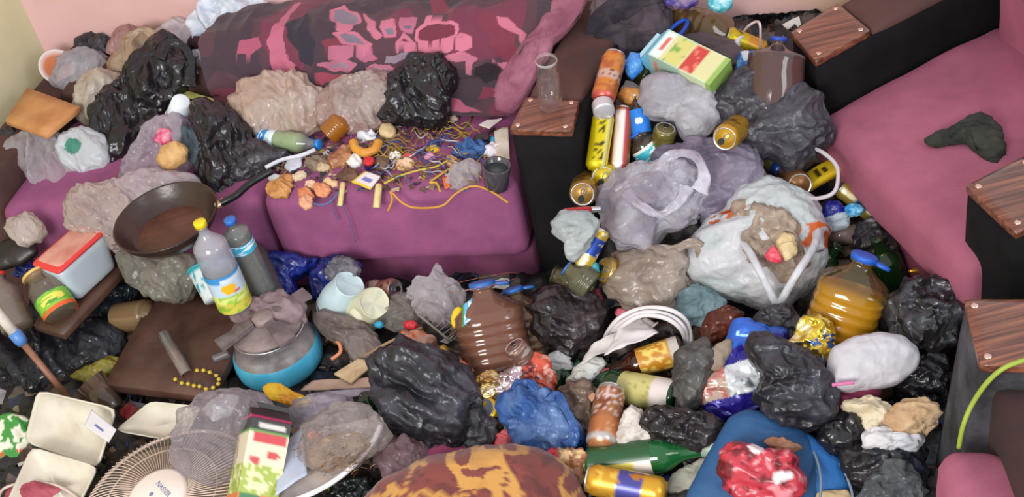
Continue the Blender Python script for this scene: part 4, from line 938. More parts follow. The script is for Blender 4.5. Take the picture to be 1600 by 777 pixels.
# navy shopping bag under the sofa
lump('shopping_bag', 'royal blue printed shopping bag pushed under the sofa, left piece', 'bag', [(408, 395), (440, 398), (500, 405), (478, 425), (455, 440), (470, 462), (440, 470), (420, 425)], .20, .03, film('141e60', 1, .3, c2='1c2a80', bmp=.6, trans=.05), cr=.6, group=B)
lump('shopping_bag', 'royal blue printed shopping bag under the sofa, right piece', 'bag', [(500, 410), (540, 402), (562, 415), (555, 440), (520, 462), (492, 468), (488, 430)], .20, .03, film('141c5c', 1, .3, c2='34408c', bmp=.6, sc=30, trans=.05), cr=.6, group=B)
def papercup(label, a, b, dpx, paint, crushed=.004):
    A, B_ = ends(a, b); r = px2m(dpx, B_)/2; L = (B_-A).length; o = faced('paper_cup', A, B_, label, 'cup', 'crushed paper cups')
    lathe('cup_wall', [(.003, .0001), (.003, r*.62), (.002, r*.66), (0, r*.69), (.001, r*.72), (.004, r*.725)]+[(L*i/10, r*(.72+.28*i/10)) for i in range(1, 11)]+[(L*.985, r*.96), (L*.1, r*.7), (L*.09, .0001)], printm(.5), o, 36, paint, crush=crushed, seed=L*99)
    tube('rim', [(r*1.01*math.cos(t*.785), r*1.01*math.sin(t*.785), L) for t in range(8)], .0018, solid('d8dcd8', .5), o, 6, True, 4, recen=False); return o
papercup('pale blue white crushed paper cup near the sofa base, left one', (546, 442, .26), (528, 482, .17), 68, lambda u, v: 'b8ccd0' if v < .9 else '3ab0bc', .008)
papercup('cream crushed paper cup right of the pale blue one', (586, 474, .23), (562, 492, .15), 66, lambda u, v: 'cac8ac' if fbm(u, v, 5) > -.2 else 'b8bca8', .008)
lump('dark_wool', 'grey woollen ball above the pale blue paper cup', 'cloth', el(538, 425, 24, 20), .24, .03, solid('4c4a54', .9, c2='7a747c', sc=30, bmp=.8), cr=.9)
can('crushed brown and silver can beside the cream cup', (575, 458, .17), (618, 452, .20), 38, bands('9a6a58', [('r', 0, 1, .3, .6, 'c8a898'), ('n', '5a3028', 5, .1, 0)]), crush=.006)
bag('clear crumpled bag rising to a point under the sofa front', [(640, 455), (655, 438), (675, 440), (682, 418), (690, 432), (708, 445), (722, 462), (715, 490), (690, 505), (660, 490)], .20, .045, CF, cr=.9)
bag('shiny clear film crushed right of the cream cup', [(600, 490), (615, 468), (645, 462), (672, 475), (668, 500), (640, 515), (608, 510)], .16, .03, film('aaa49c', .4, .12, bmp=1), cr=1)
bag('greyish beige limp bag lying below the cream cup', [(490, 500), (515, 490), (550, 500), (580, 520), (598, 555), (590, 590), (562, 580), (545, 545), (510, 525)], .15, .03, film('7c6e6a', .75, .35, c2='9c8e88', bmp=.7), cr=.8, tilt=25)
lump('chicken_bone', 'pale scrap with a red edge behind the black bin bag', 'scrap', [(618, 535), (632, 520), (655, 518), (680, 528), (672, 542), (640, 545)], .17, .015, solid('c0603c', .5, c2='c8a08c', sc=24), cr=.8)
o = tube('wooden_stick', [srf(x, y, z) for x, y, z in ((555, 565, .15), (608, 535, .2), (660, 512, .19))], .004, solid('8c7258', .6)); tag(o, 'thin wooden stick in front of the shiny clear film', 'stick')
cr_ = empty('kitchen_grater', at(690, 515, .15), 'small grey plastic grid lying left of the amber canister', 'grater')
bpy.context.view_layer.update()
for k in range(2): kid(tube('rail', [srf(672+k*-18, 478+k*14, .20), srf(722+k*-18, 520+k*14, .17)], .0035, solid('8c857c', .5), recen=False), cr_)
for k in range(9):
    t = k/8; kid(tube('slat', [srf(672+50*t, 478+42*t, .20-.03*t), srf(654+50*t, 492+42*t, .20-.03*t)], .0018, solid('8c857c', .5), recen=False, seg=6), cr_)
lump('candy_wrapper', 'small bright red wrapper behind the black bin bag', 'wrapper', el(642, 508, 11, 7), .19, .01, solid('c02430', .4))
lump('candy_wrapper', 'small teal wrapper left of the bright red one', 'wrapper', el(592, 508, 7, 5), .19, .008, solid('2a8cb0', .4))
o = tube('toy_arm', [at(x, y, z) for x, y, z in ((512, 528, .17), (528, 535, .18), (532, 550, .17), (518, 562, .16))], .005, solid('c8805c', .5)); tag(o, 'bent orange pink plastic strip beside the gas bottle', 'plastic')
sheet('cardboard_tray', 'light wooden clothes peg piece left of the black bin bag', 'peg', [(522, 585), (560, 560), (588, 566), (548, 598)], .17, solid('c8b08c', .6, c2='b09470', sc=20), .008, .002)
sheet('cardboard', 'folded beige cardboard strip in front of the gas bottle', 'cardboard', [(470, 612), (490, 596), (600, 590), (590, 606)], .16, solid('a88c7c', .7, c2='b89c8c', sc=12), .004, .004)
sheet('cardboard', 'white edged card lying just below the beige cardboard strip', 'cardboard', [(460, 640), (480, 618), (598, 600), (585, 615)], .155, solid('b0a8b8', .6, c2='8c8494', sc=12), .003, .004)
glassb('dark green bottle end between the cardboard and the bin bag', (600, 625, .12), (545, 640, .15), 42, '14301c', body=.8)
# big amber canister
def canister(label, a, b, dpx, liq, cap, lab=None, **k):
    return pet(label, a, b, dpx, k.pop('wall', 'c8a890'), liq, cap, lab, ribs=6, sq=.25, neck=.28, shoulder=.66, ring=True, name='water_canister', body=k.pop('body', .22), **k)
canister('large ribbed canister of brown liquid standing in the middle of the heap', (782, 585, .12), (752, 440, .32), 112, ('7a4024', .72), '2a60a8', bands('8a4c34', []), lab_z=(.99, .995), wall='b07c64', body=.3)
sheet('sticker', 'light blue label hanging on the brown canister', 'label', [(722, 512), (722, 478), (740, 465), (741, 495)], .30, printm(.4), .002, .001, paint=bands('5ab4d8', [('n', 'e0eef0', 4, .1, 0), ('r', 0, 1, 0, .15, '3c8c4c')]))
lump('yellow_lid', 'round yellow lid left of the brown canister', 'lid', el(715, 497, 10, 18, 10, 12, .02), .27, .01, solid('d8b81c', .35), cr=.1)
canister('second canister of dull brown liquid behind the first, only its right side showing', (835, 560, .10), (800, 450, .26), 90, ('8a5c30', .8), '2a60a8', None, wall='a88860')
# bin bags
bag('big black bin bag in the middle front, left of the blue bag', [(590, 580), (602, 552), (640, 543), (680, 550), (715, 578), (738, 615), (748, 655), (730, 690), (690, 700), (640, 690), (605, 650)], h(.06), .085, BF3, cr=.85, dens=1.3)
bag('black bin bag lying right under the big one', [(640, 690), (690, 655), (745, 640), (790, 665), (782, 692), (740, 708), (690, 705)], h(.02), .045, BF2, cr=.9)
bag('dark brown bin bag right of the amber canister', [(835, 490), (845, 465), (880, 455), (920, 465), (940, 495), (928, 535), (900, 560), (868, 545), (840, 525)], h(.06), .07, film('1c1618', 1, .35, c2='3c3234', bmp=.7, trans=.02), cr=.9)
bag('small pinkish clear bag in front of the bin bag', [(590, 715), (605, 690), (635, 682), (660, 700), (665, 735), (640, 752), (605, 748)], h(.04), .045, film('8c6c70', .55, .2, c2='a88c90', bmp=.8), cr=.8)
lump('purple_cloth', 'magenta cloth piece beside the brown patterned rug', 'cloth', [(652, 722), (668, 702), (700, 695), (740, 700), (735, 720), (690, 728)], h(.03), .02, solid('843456', .85, sheen=.3), cr=.4)
bag('blue plastic bag knotted with pointed ears in the lower middle', [(788, 640), (792, 615), (808, 612), (812, 596), (826, 612), (852, 615), (880, 632), (902, 668), (908, 695), (885, 705), (850, 712), (812, 705), (800, 670)], h(.06), .06, film('3a62a4', .88, .3, c2='6c8cc0', bmp=.7, trans=.3), cr=.9)
lump('crumpled_wrapper', 'pink red wrapper tucked under the blue bag on the left', 'wrapper', [(775, 705), (780, 680), (800, 672), (812, 690), (808, 715)], h(.04), .02, solid('d8525a', .4, c2='e07880', sc=20), cr=.8)
lump('crumpled_packet', 'red and gold packet between the rug and the orange can', 'packet', [(845, 725), (865, 705), (895, 700), (915, 715), (912, 748), (885, 765), (860, 752)], h(.04), .03, printm(.35), paint=lambda x, y: 'c03038' if x < -.1 and y > -.2 else ('c8a878' if fbm(x, y, 2) > 0 else '8c5a3c'), cr=.9)
# rug
def rugp(x, y):
    a = fbm(x, y, 1.1)*1.1+.25*math.sin(x*5+y*3); b = fbm(x+5, y+3, 1.6)
    if abs(b) < .05 and a < .2: return 'a87838'
    if a > .12 and abs(b) > .035: return 'ae7e3e' if a < .42 else '6a3028'
    return '6e322c' if fbm(x, y, 6) > -.15 else '5a2826'
lump('patterned_rug', 'brown and ochre patterned blanket bulging at the bottom edge', 'blanket', [(560, 800), (600, 752), (660, 722), (740, 702), (800, 698), (850, 712), (890, 742), (925, 800), (850, 840), (650, 850)], h(.05), .10, printm(.9, 0, .4, 200, .2), paint=rugp, cr=.25, dens=1.8, tilt=45)
# cans in the lower middle
GOLD = bands('b08a3c', [('n', 'd8b860', 5, .1, 0), ('r', .40, .62, .3, .7, '3c3c78')])
can('can standing in front of the brown canister, lid up', (820, 562, .33), (803, 540, .37), 38, bands('7c5a50', [('n', 'b8a8a0', 5, .1, 0)]))
can('flattened yellow can with its silver end up, right of the bin bag', (775, 650, .15), (756, 640, .19), 42, bands('d0a820', [('n', '8c2a20', 5, .2, 0)]), crush=.006, open_=False)
lump('crushed_can', 'crumpled golden can above the flattened yellow one', 'can', [(740, 610), (752, 590), (772, 585), (790, 598), (785, 618), (760, 625)], h(.07), .022, solid('a88038', .25, .8, c2='d8c8a0', sc=20), cr=1, group=G_CAN)
lump('crushed_can', 'silver and pink crushed can leaning on the brown canister', 'can', [(770, 615), (782, 588), (812, 570), (828, 580), (812, 602), (788, 622)], h(.08), .022, solid('a89090', .3, .7, c2='c8b8c4', sc=20), cr=.9, group=G_CAN)
lump('crumpled_packet', 'torn red and orange packet above the blue bag', 'packet', [(818, 570), (835, 555), (855, 565), (866, 592), (862, 615), (845, 618), (822, 605)], h(.08), .025, printm(.3), paint=lambda x, y: 'c0503c' if fbm(x, y, 2.2) > -.1 else ('6c2c2c' if x < 0 else 'd8a090'), cr=.9)
lump('crumpled_packet', 'small yellow packet right of the flattened can', 'packet', [(785, 650), (795, 635), (808, 645), (806, 672), (792, 680)], h(.06), .012, solid('c8a420', .4), cr=.6)
lump('candy_wrapper', 'orange and pink wrapper strip right of the bin bag', 'wrapper', [(698, 562), (710, 556), (742, 578), (734, 588)], h(.08), .01, solid('d8803c', .4, c2='d86c80', sc=30), cr=.5)
lump('candy_wrapper', 'violet wrapper strip below the orange and pink one', 'wrapper', [(728, 588), (740, 584), (750, 604), (742, 618), (732, 604)], h(.08), .01, solid('38308c', .4), cr=.5)
lump('crumpled_wrapper', 'dark red wrapper above the flattened yellow can', 'wrapper', el(768, 612, 22, 8), h(.05), .012, solid('a02830', .4), cr=.7)
glassb('brown bottle lying left of the canister', (770, 600, .12), (690, 545, .15), 36, '3a1c10', body=.75, neckc='c8a040')
lump('napkin', 'white napkin scrap below the dark brown bin bag', 'paper', [(855, 575), (858, 555), (872, 548), (892, 560), (895, 575), (875, 582)], h(.05), .015, solid('c4c4c4', .7), cr=.5)
glassb('green bottle half buried under the white napkin scrap', (845, 615, .13), (905, 565, .15), 34, '1c5a2c', body=.6)
# white cloth strips and cable loops
sheet('paper_towel', 'long white paper towel strip lying across the heap', 'paper', [(905, 575), (925, 545), (1010, 500), (1030, 512)], h(.11), solid('c2bcb8', .7), .003, .012, nu=20)
sheet('paper_towel', 'wide white paper sheet below the cable loops', 'paper', [(945, 560), (968, 520), (1000, 498), (1030, 525)], h(.12), solid('cac4c2', .7), .003, .010)
lump('napkin', 'dirty white crumpled napkin left of the paper towel strip', 'paper', [(885, 600), (900, 578), (925, 560), (945, 568), (925, 592), (900, 608)], h(.07), .018, solid('a8a8a0', .7, c2='c8c8c4', sc=20), cr=.9)
for k, (dx, r_, lb) in enumerate(((0, 1.0, 'white cable loop, the outermost of three arcs'), (6, .88, 'white cable loop, the middle of three arcs'), (10, .74, 'white cable loop, the innermost of three arcs'))):
    pts_ = [(942+dx, 545, .05), (948+dx, 522, .10), (968+dx*.8, 497+dx, .15), (1005, 482+dx*1.1, .17), (1045-dx*.4, 484+dx*1.4, .17), (1072-dx*.8, 502+dx*1.3, .14), (1080-dx, 535, .08), (1074-dx, 560, .04)]
    o = tube('cable_loop', [hp(x, y, z) for x, y, z in pts_], .0055, solid('cfc8c8', .4), seg=10); tag(o, lb, 'cable', 'white cable loops')
lump('crumpled_wrapper', 'pink cylinder shaped wrapper left of the cable loops', 'wrapper', el(972, 490, 11, 8), h(.08), .015, solid('c04858', .4, c2='d89098', sc=30), cr=.5)
# bottles
def beer(u, v):
    if .25 < v < .95 and .28 < u < .72:
        return 'e0c060' if fbm(u*2, v, 9) > .05 else 'b87a20'
    return 'b8862c' if v > .2 else 'b8b0a8'
glassb('brown beer bottle with a gold label lying below the paper towel', (1068, 545, .20), (935, 588, .17), 46, '40180c', lab=beer, lab_z=(.04, .52), body=.75, neckc='d87070')
def winel(u, v):
    if .25 < u < .75: return 'd0c4c0' if v < .32 else ('b8b070' if abs(v-.66) > .3 or fbm(u, v*2, 8) > -.25 else '9c9050')
    return '2c4428'
glassb('green wine bottle with a cream label lying in the centre of the heap', (1062, 622, .19), (880, 588, .15), 52, '123c1c', lab=winel, lab_z=(.04, .46), body=.7)
def greenl(u, v):
    if .52 < u < .72: return 'c8b850' if v < .75 else 'd8d0c8'
    return '1c4a26'
glassb('green bottle lying at the bottom with its neck pointing right', (918, 728, .16), (1125, 700, .19), 56, '1f6a34', lab=greenl, lab_z=(.03, .5), body=.6, neckc='a8b8a8')
def orangec(u, v):
    if .08 < v < .16 or v > .93: return 'b8b4b0'
    if v < .45: return 'b87448' if fbm(u, v, 6) > -.2 else 'c49470'
    if abs(fbm(u*1.5, v*1.5, 6)) < .09: return 'd8c0b8'
    return 'a06a44' if fbm(u, v, 5) > -.1 else '80482e'
can('tall orange energy drink can lying base toward the viewer', (938, 700, .19), (955, 608, .22), 48, orangec, open_=False)
can('yellow orange can with a blue patch at the bottom edge', (1040, 772, .17), (918, 748, .19), 50, bands('c8962c', [('n', 'e0b848', 5, .15, 0), ('r', .3, .7, .28, .62, '4a4a90'), ('n', 'b87a20', 9, .3, 0)]), open_=False)
bag('brown crinkled clear bag left of the orange can', [(875, 620), (885, 602), (915, 598), (932, 622), (930, 655), (918, 685), (895, 665), (880, 642)], h(.05), .035, film('7c665a', .75, .25, c2='a08878', bmp=.8), cr=.9)
sheet('bottle_cap_strip', 'pinkish tan card strip beside the brown clear bag', 'cardboard', [(898, 608), (908, 600), (932, 618), (925, 628)], h(.10), solid('b88868', .5), .005, .002)
lump('napkin', 'greasy white napkin crumpled right of the orange can', 'paper', [(968, 695), (972, 665), (985, 640), (1002, 645), (1005, 660), (1025, 668), (1028, 690), (1000, 702)], h(.07), .028, solid('b4aca4', .7, c2='cfc8c0', sc=18, bmp=.3), cr=1)
bag('clear shiny film right under the orange can', [(918, 712), (925, 690), (950, 690), (975, 705), (955, 722), (930, 722)], h(.03), .02, film('a8a49c', .4, .12, bmp=1), cr=1)
bag('crumpled black bag with folds above the green bottle', [(1005, 650), (1025, 640), (1060, 645), (1100, 650), (1128, 668), (1118, 692), (1080, 698), (1030, 690)], h(.08), .04, film('1a1618', 1, .3, c2='2c2628', bmp=.8, trans=.02), cr=1)
bag('dusty grey black bag standing right of the beer bottle', [(1055, 600), (1060, 560), (1075, 538), (1105, 535), (1118, 560), (1105, 595), (1095, 625), (1080, 650), (1060, 640)], h(.09), .05, film('3a3838', 1, .45, c2='55524f', bmp=.6, trans=.03), cr=.8)
lump('paper', 'dirty grey paper sheet behind the neck of the green bottle', 'paper', [(1035, 770), (1050, 745), (1100, 715), (1130, 712), (1115, 745), (1085, 775)], h(.02), .015, solid('8c8a7c', .8, c2='a8a698', sc=20), cr=.5)

# ================================================================== LOWER RIGHT
BLU2 = solid('1c4a78', .7, c2='24507a', sc=14, bmp=.3, bs=100)
bh = lump('fabric_sun_hat', 'blue fabric hat with a pale piped brim, front one of two', 'hat', [(1060, 800), (1095, 735), (1118, 690), (1140, 655), (1165, 642), (1205, 650), (1245, 665), (1272, 700), (1285, 745), (1285, 800), (1180, 830)], h(.06), .045, BLU2, cr=.10, tilt=35)
lump('fabric_sun_hat', 'brighter blue fabric hat behind the front one, lower right', 'hat', [(1215, 700), (1240, 668), (1280, 690), (1312, 720), (1332, 760), (1335, 800), (1270, 820), (1220, 780)], h(.03), .035, solid('1a5ca0', .7, c2='2468a8', sc=14, bmp=.3, bs=100), cr=.12, tilt=35)
for pl_, lb in (([(1130, 668, .13), (1150, 650, .13), (1185, 645, .13), (1235, 663, .13), (1268, 700, .13), (1282, 745, .13), (1280, 800, .13)], 'pale piping along the rim of the front blue hat'), ([(1240, 672, .10), (1282, 694, .10), (1312, 724, .10), (1330, 765, .10), (1334, 800, .10)], 'grey piping along the rim of the brighter blue hat')):
    o = tube('piping', [hp(x, y, z-.03) for x, y, z in pl_], .003, solid('7c8c98', .6)); tag(o, lb, 'trim')
def redp(x, y):
    n = fbm(x, y, 2)
    if ((x-.55)/.3)**2+((y+.35)/.16)**2 < 1: return 'd8d0d0'
    if ((x-.1)/.22)**2+((y-.65)/.16)**2 < 1: return 'd8c4c8'
    if n > .18: return 'd07c84'
    return 'b03440' if n > -.2 else '6a1820'
lump('crushed_can', 'bright red crushed packet with white patches on the blue hat', 'packet', [(1130, 735), (1135, 708), (1152, 698), (1190, 705), (1230, 712), (1250, 745), (1240, 785), (1190, 790), (1150, 770)], h(.13), .035, printm(.3), paint=redp, cr=.8, dens=1.2)
lump('dry_leaf', 'brown crumbly dry leaf on the blue hat', 'leaf', [(1200, 692), (1208, 684), (1225, 688), (1250, 698), (1238, 708), (1215, 704)], h(.135), .008, solid('8a5c44', .8, c2='a87c60', sc=40), cr=1.4, smoothed=0)
lump('cream_card', 'cream card corner at the bottom edge beside the hats', 'cardboard', [(1272, 785), (1280, 768), (1325, 766), (1335, 790)], h(.05), .01, solid('b8a078', .7), cr=.3)
def packet(x, y):
    if y > .55: return '2c5cb8'
    if y > .18 or y < -.55: return '241c7c'
    if x < -.45: return 'b8a090' if fbm(x, y, 4) > -.15 else 'b87068'
    return 'c8cccf' if fbm(x*1.2, y*.5, 3) > -.22 else '70767c'
lump('snack_packet', 'blue and silver snack packet lying open left of the black bag', 'packet', [(1085, 615), (1110, 590), (1130, 560), (1142, 520), (1145, 505), (1205, 508), (1225, 522), (1222, 575), (1225, 640), (1190, 655), (1140, 655), (1110, 640)], h(.10), .035, printm(.25, .25), paint=packet, cr=.5, tilt=35, dens=1.3)
bag('round dull black bag in front of the blue silver packet', [(1165, 545), (1190, 530), (1225, 540), (1262, 555), (1295, 600), (1300, 645), (1280, 668), (1240, 668), (1205, 655), (1185, 620), (1195, 585)], h(.13), .075, BF3, cr=.7, dens=1.3)
bag('small glossy black bag right of the blue hats', [(1275, 690), (1290, 660), (1325, 642), (1348, 655), (1352, 685), (1330, 708), (1295, 710)], h(.08), .045, BF, cr=.6)
bag('dark brown black bag below the glossy small one', [(1320, 710), (1360, 695), (1410, 705), (1440, 730), (1430, 770), (1380, 775), (1335, 755)], h(.04), .035, film('201a1c', 1, .35, c2='2c3440', bmp=.7, trans=.02), cr=.9)
bag('greyish clear bag at the bottom edge near the dusty arm', [(1340, 790), (1365, 745), (1400, 725), (1435, 750), (1445, 800), (1390, 820)], h(.06), .03, film('6c7478', .5, .2, c2='8c9498', bmp=.9), cr=.9)
bag('black bag next to the dusty armchair arm', [(1360, 720), (1380, 700), (1420, 690), (1445, 705), (1440, 735), (1400, 738)], h(.06), .03, BF, cr=.8)
wh = lump('white_shower_cap', 'white puffy fabric cap with pink inside beside the yellow canister', 'cap', [(1290, 580), (1298, 550), (1325, 530), (1370, 523), (1412, 528), (1435, 550), (1432, 575), (1400, 600), (1350, 610), (1302, 612)], h(.16), .045, film('cfcbd2', 1, .5, bmp=.3, trans=.2), cr=.22, tilt=35)
lump('maroon_cloth', 'maroon cloth under the white puffy cap', 'cloth', [(1298, 650), (1300, 615), (1340, 608), (1378, 606), (1365, 630), (1330, 645), (1310, 660)], h(.11), .025, solid('6e1c3c', .85, sheen=.3), cr=.5)
o = tube('pink_hem', [hp(x, y, .20) for x, y in ((1300, 602), (1315, 600), (1335, 598))], .004, solid('c86c98', .6)); tag(o, 'pink fold showing at the edge of the white cap', 'cloth')
lump('napkin', 'crumpled cream tissue paper, upper left piece, below the maroon cloth', 'paper', [(1318, 635), (1335, 630), (1360, 622), (1385, 635), (1395, 655), (1380, 675), (1355, 672), (1340, 650)], h(.12), .028, solid('c8b898', .8, c2='d4c8b0', sc=16, bmp=.3), cr=1)
lump('napkin', 'crumpled tan stained tissue paper near the dusty armchair arm', 'paper', [(1385, 650), (1410, 632), (1445, 630), (1462, 640), (1458, 668), (1430, 682), (1395, 678)], h(.12), .03, solid('b08c68', .8, c2='c8b08c', sc=12, bmp=.3), cr=1)
lump('napkin', 'crumpled white tissue paper, lowest of the tissue pile', 'paper', [(1348, 700), (1355, 670), (1385, 672), (1420, 676), (1442, 688), (1420, 705), (1385, 700)], h(.10), .022, solid('ccc8c8', .8, c2='b8bcc4', sc=12, bmp=.3), cr=1)
# yellow canister
canister('large canister of yellow liquid with a blue cap on the right', (1300, 545, .20), (1352, 398, .40), 112, ('c4a208', .62), '1c58b8', None, wall='f4e088', body=.03)
bag('black crinkled bag with grey light patches beside the armchair seat', [(1385, 520), (1390, 470), (1420, 448), (1470, 440), (1498, 455), (1500, 505), (1470, 545), (1420, 545)], h(.13), .06, film('1e1a1c', 1, .3, c2='3c3c42', bmp=.8, sc=20, trans=.02), cr=.9)
bag('dark bag filling the gap behind the white puffy cap', [(1395, 595), (1420, 560), (1450, 548), (1475, 560), (1470, 620), (1440, 635), (1400, 622)], h(.07), .04, BF, cr=.8)
lump('crushed_can', 'crushed golden can with a blue patch left of the yellow canister', 'can', [(1235, 540), (1250, 512), (1262, 500), (1285, 498), (1300, 520), (1298, 550), (1285, 575), (1262, 565), (1250, 548)], h(.17), .03, printm(.2, .8), paint=lambda x, y: 'd8b840' if fbm(x, y, 2) > -.15 else ('e8dca0' if y > 0 else '3c68b0'), cr=1, group=G_CAN)
lump('brown_bag_piece', 'rust brown plastic piece above the blue silver packet', 'bag', [(1095, 520), (1108, 492), (1135, 480), (1160, 490), (1155, 515), (1130, 530), (1105, 540)], h(.12), .03, film('5c2a1c', .9, .25, c2='7c3c28', bmp=.6), cr=.5)
lump('black_cloth', 'black cloth between the white carrier bag and the golden can', 'cloth', [(1175, 505), (1195, 482), (1235, 482), (1250, 510), (1240, 540), (1205, 530)], h(.15), .03, BF2, cr=.7)
lump('small_tan_pouch', 'dull tan scrap left of the blue silver packet', 'scrap', [(1105, 560), (1118, 540), (1140, 530), (1145, 545), (1128, 575), (1112, 580)], h(.15), .015, solid('8c7c6c', .7), cr=.5)
bag('teal tinted clear bag under the white carrier bag', [(1050, 500), (1060, 465), (1090, 450), (1125, 470), (1130, 495), (1100, 510)], h(.09), .035, film('7c9ca4', .55, .15, c2='a8c4cc', bmp=.9), cr=.9)

# ================================================================== PILE BETWEEN SOFA AND ARMCHAIR
def carrier():
    root = hp(1185, 400, .05)
    o = lump('carrier_bag', 'open white carrier bag with orange print, full of rubbish', 'bag', [(1075, 425), (1085, 375), (1110, 340), (1135, 330), (1155, 295), (1200, 288), (1245, 300), (1275, 325), (1292, 360), (1285, 410), (1270, 440), (1240, 465), (1215, 485), (1175, 470), (1120, 455)], h(.10), .085,
             film('ccd2d4', .95, .35, bmp=.4, print_=True), cr=.35, dens=1.5, group=B,
             paint=lambda x, y: 'd8682c' if (((x-.72)/.34)**2+((y+.22)/.20)**2 < 1 or ((x+.48)/.30)**2+((y-.46)/.12)**2 < 1) and abs(fbm(x, y, 2.2)) > .07 else ('d0d8d8' if fbm(x, y, 1) > 0 else 'dcdce0'))
    return o
cb = carrier()
lump('rubbish_contents', 'beige crumpled wrapping inside the open white carrier bag', 'wrapping', [(1140, 360), (1150, 325), (1180, 318), (1215, 335), (1240, 360), (1255, 400), (1240, 430), (1205, 425), (1170, 395)], h(.20), .03, film('a89484', .95, .35, c2='c0ac98', bmp=.8, sc=16), cr=1.1)
scrap('bread_piece', 'cream piece of bread in the white carrier bag', 'bread', [(1213, 380), (1222, 366), (1240, 370), (1245, 392), (1232, 408), (1218, 402)], .02, 'cdb88c', 'b89c6c', s=h(.235), cr=.25)
lump('crumpled_wrapper', 'pink red wrapper beside the piece of bread in the carrier bag', 'wrapper', [(1195, 400), (1208, 385), (1218, 398), (1222, 410), (1205, 410)], h(.235), .015, solid('d04858', .4), cr=.6)
for pts_, lb in (([(1140, 365, .19), (1165, 385, .23), (1185, 420, .235), (1200, 450, .20), (1212, 475, .16)], 'left handle of the white carrier bag'), ([(1280, 350, .19), (1272, 385, .23), (1250, 420, .235), (1232, 450, .20), (1218, 475, .16)], 'right handle of the white carrier bag')):
    P_ = [hp(x, y, z) for x, y, z in pts_]
    o = tube('handle', P_, .009, film('dcdee2', 1, .35, bmp=.3), seg=10); o['label'] = lb; kid(o, cb) if False else None
    bpy.context.view_layer.update(); mw = o.matrix_world.copy(); o.parent = cb; o.matrix_basis = cb.matrix_world.inverted() @ mw
o = tube('rolled_edge', [hp(x, y, z) for x, y, z in ((1150, 312, .20), (1175, 298, .22), (1210, 300, .23), (1245, 322, .23), (1270, 350, .21), (1280, 390, .19))], .013, film('dcdce2', 1, .35, bmp=.5), seg=10)
bpy.context.view_layer.update(); mw = o.matrix_world.copy(); o.parent = cb; o.matrix_basis = cb.matrix_world.inverted() @ mw
bag('milky knotted plastic bag left of the mauve bag', [(945, 340), (950, 300), (975, 275), (1010, 262), (1045, 262), (1080, 275), (1098, 300), (1090, 330), (1062, 350), (1030, 352), (1020, 385), (1000, 398), (975, 375)], h(.14), .065, film('b4abb8', .55, .2, c2='dcd8e2', bmp=.7, trans=.3), cr=.85, dens=1.2)
lump('twisted_knot', 'white twisted knot of the milky plastic bag', 'bag', [(1045, 285), (1060, 270), (1080, 280), (1085, 300), (1070, 320), (1050, 312)], h(.24), .018, film('c8c4d0', .9, .3, bmp=.6), cr=1)
bag('mauve grey plastic bag behind the open carrier bag', [(1010, 265), (1040, 235), (1085, 222), (1135, 225), (1180, 240), (1190, 275), (1160, 315), (1125, 345), (1095, 355), (1098, 300), (1070, 270)], h(.14), .06, MAU, cr=.6, dens=1.2)
bag('beige crumpled plastic bag below the milky knotted bag', [(955, 435), (962, 400), (990, 392), (1030, 398), (1078, 388), (1070, 420), (1078, 455), (1050, 480), (1000, 488), (965, 470)], h(.09), .06, film('a89688', .8, .22, c2='c0b0a4', bmp=.7), cr=.8)
bag('pale limp plastic bag hanging under the red lighter', [(864, 350), (880, 332), (915, 334), (936, 345), (925, 370), (908, 395), (895, 408), (882, 400), (885, 378), (868, 370)], .47, .022, film('a8b0b0', .9, .4, c2='bcc2c0', bmp=.5), cr=.55)
lt = tube('cigarette_lighter', [at(884, 331, .50), at(921, 328, .46)], .0085, solid('b82830', .3), seg=14); tag(lt, 'red plastic lighter lying above the pale limp bag', 'lighter')
bpy.context.view_layer.update()
o = tube('metal_head', [at(921, 328, .46), at(938, 327, .45)], .0075, ALU, seg=12); bpy.context.view_layer.update(); mw = o.matrix_world.copy(); o.parent = lt; o.matrix_basis = lt.matrix_world.inverted() @ mw
can('gold can facing the room beside the arm post, lower one of two', (905, 280, .20), (911, 306, .235), 42, GOLD, tall=3.2) if False else None
can('gold can end with open lid above the red lighter', (915, 285, .40), (910, 304, .45), 42, bands('9c7434', [('n', '6c4c24', 5, .1, 0)]))
can('yellow can end with open lid above the gold one', (955, 262, .38), (943, 279, .44), 42, bands('c8b024', [('n', 'a88a1c', 5, .1, 0)]))
can('blue and yellow slim can leaning under the pale limp bag', (908, 420, .33), (942, 358, .40), 28, bands('d0b040', [('r', 0, 1, .38, .78, '2848a0'), ('n', 'e0e0e0', 8, .25, 0), ('r', .4, .5, 0, .38, 'e8dcb0')]), open_=False)
can('gold can with open lid beside the olive bottle', (975, 432, .27), (944, 420, .32), 42, bands('a08034', [('n', '7c5c24', 5, .1, 0)]))
lump('crumpled_packet', 'turquoise wrapper left of the gold can by the olive bottle', 'packet', el(922, 425, 12, 18), .31, .015, solid('3aa0b0', .35), cr=.6)
pet('squashed olive plastic bottle with a blue cap below the arm post', (925, 448, .30), (884, 418, .34), 50, '6c6a50', None, '1a60b0', None, neck=.42, shoulder=.45, ribs=3, body=.6)
pet('olive brown plastic bottle lying against the foot of the arm post', (930, 455, .24), (862, 428, .28), 56, '5c5436', ('5a5030', .8), '5c5436', None, neck=.5, shoulder=.6, nocap=True, body=.5)
lump('crumpled_wrapper', 'pink torn wrapper below the gold can', 'wrapper', [(915, 465), (922, 450), (935, 452), (942, 468), (925, 470)], h(.09), .01, solid('d86478', .4), cr=.8)
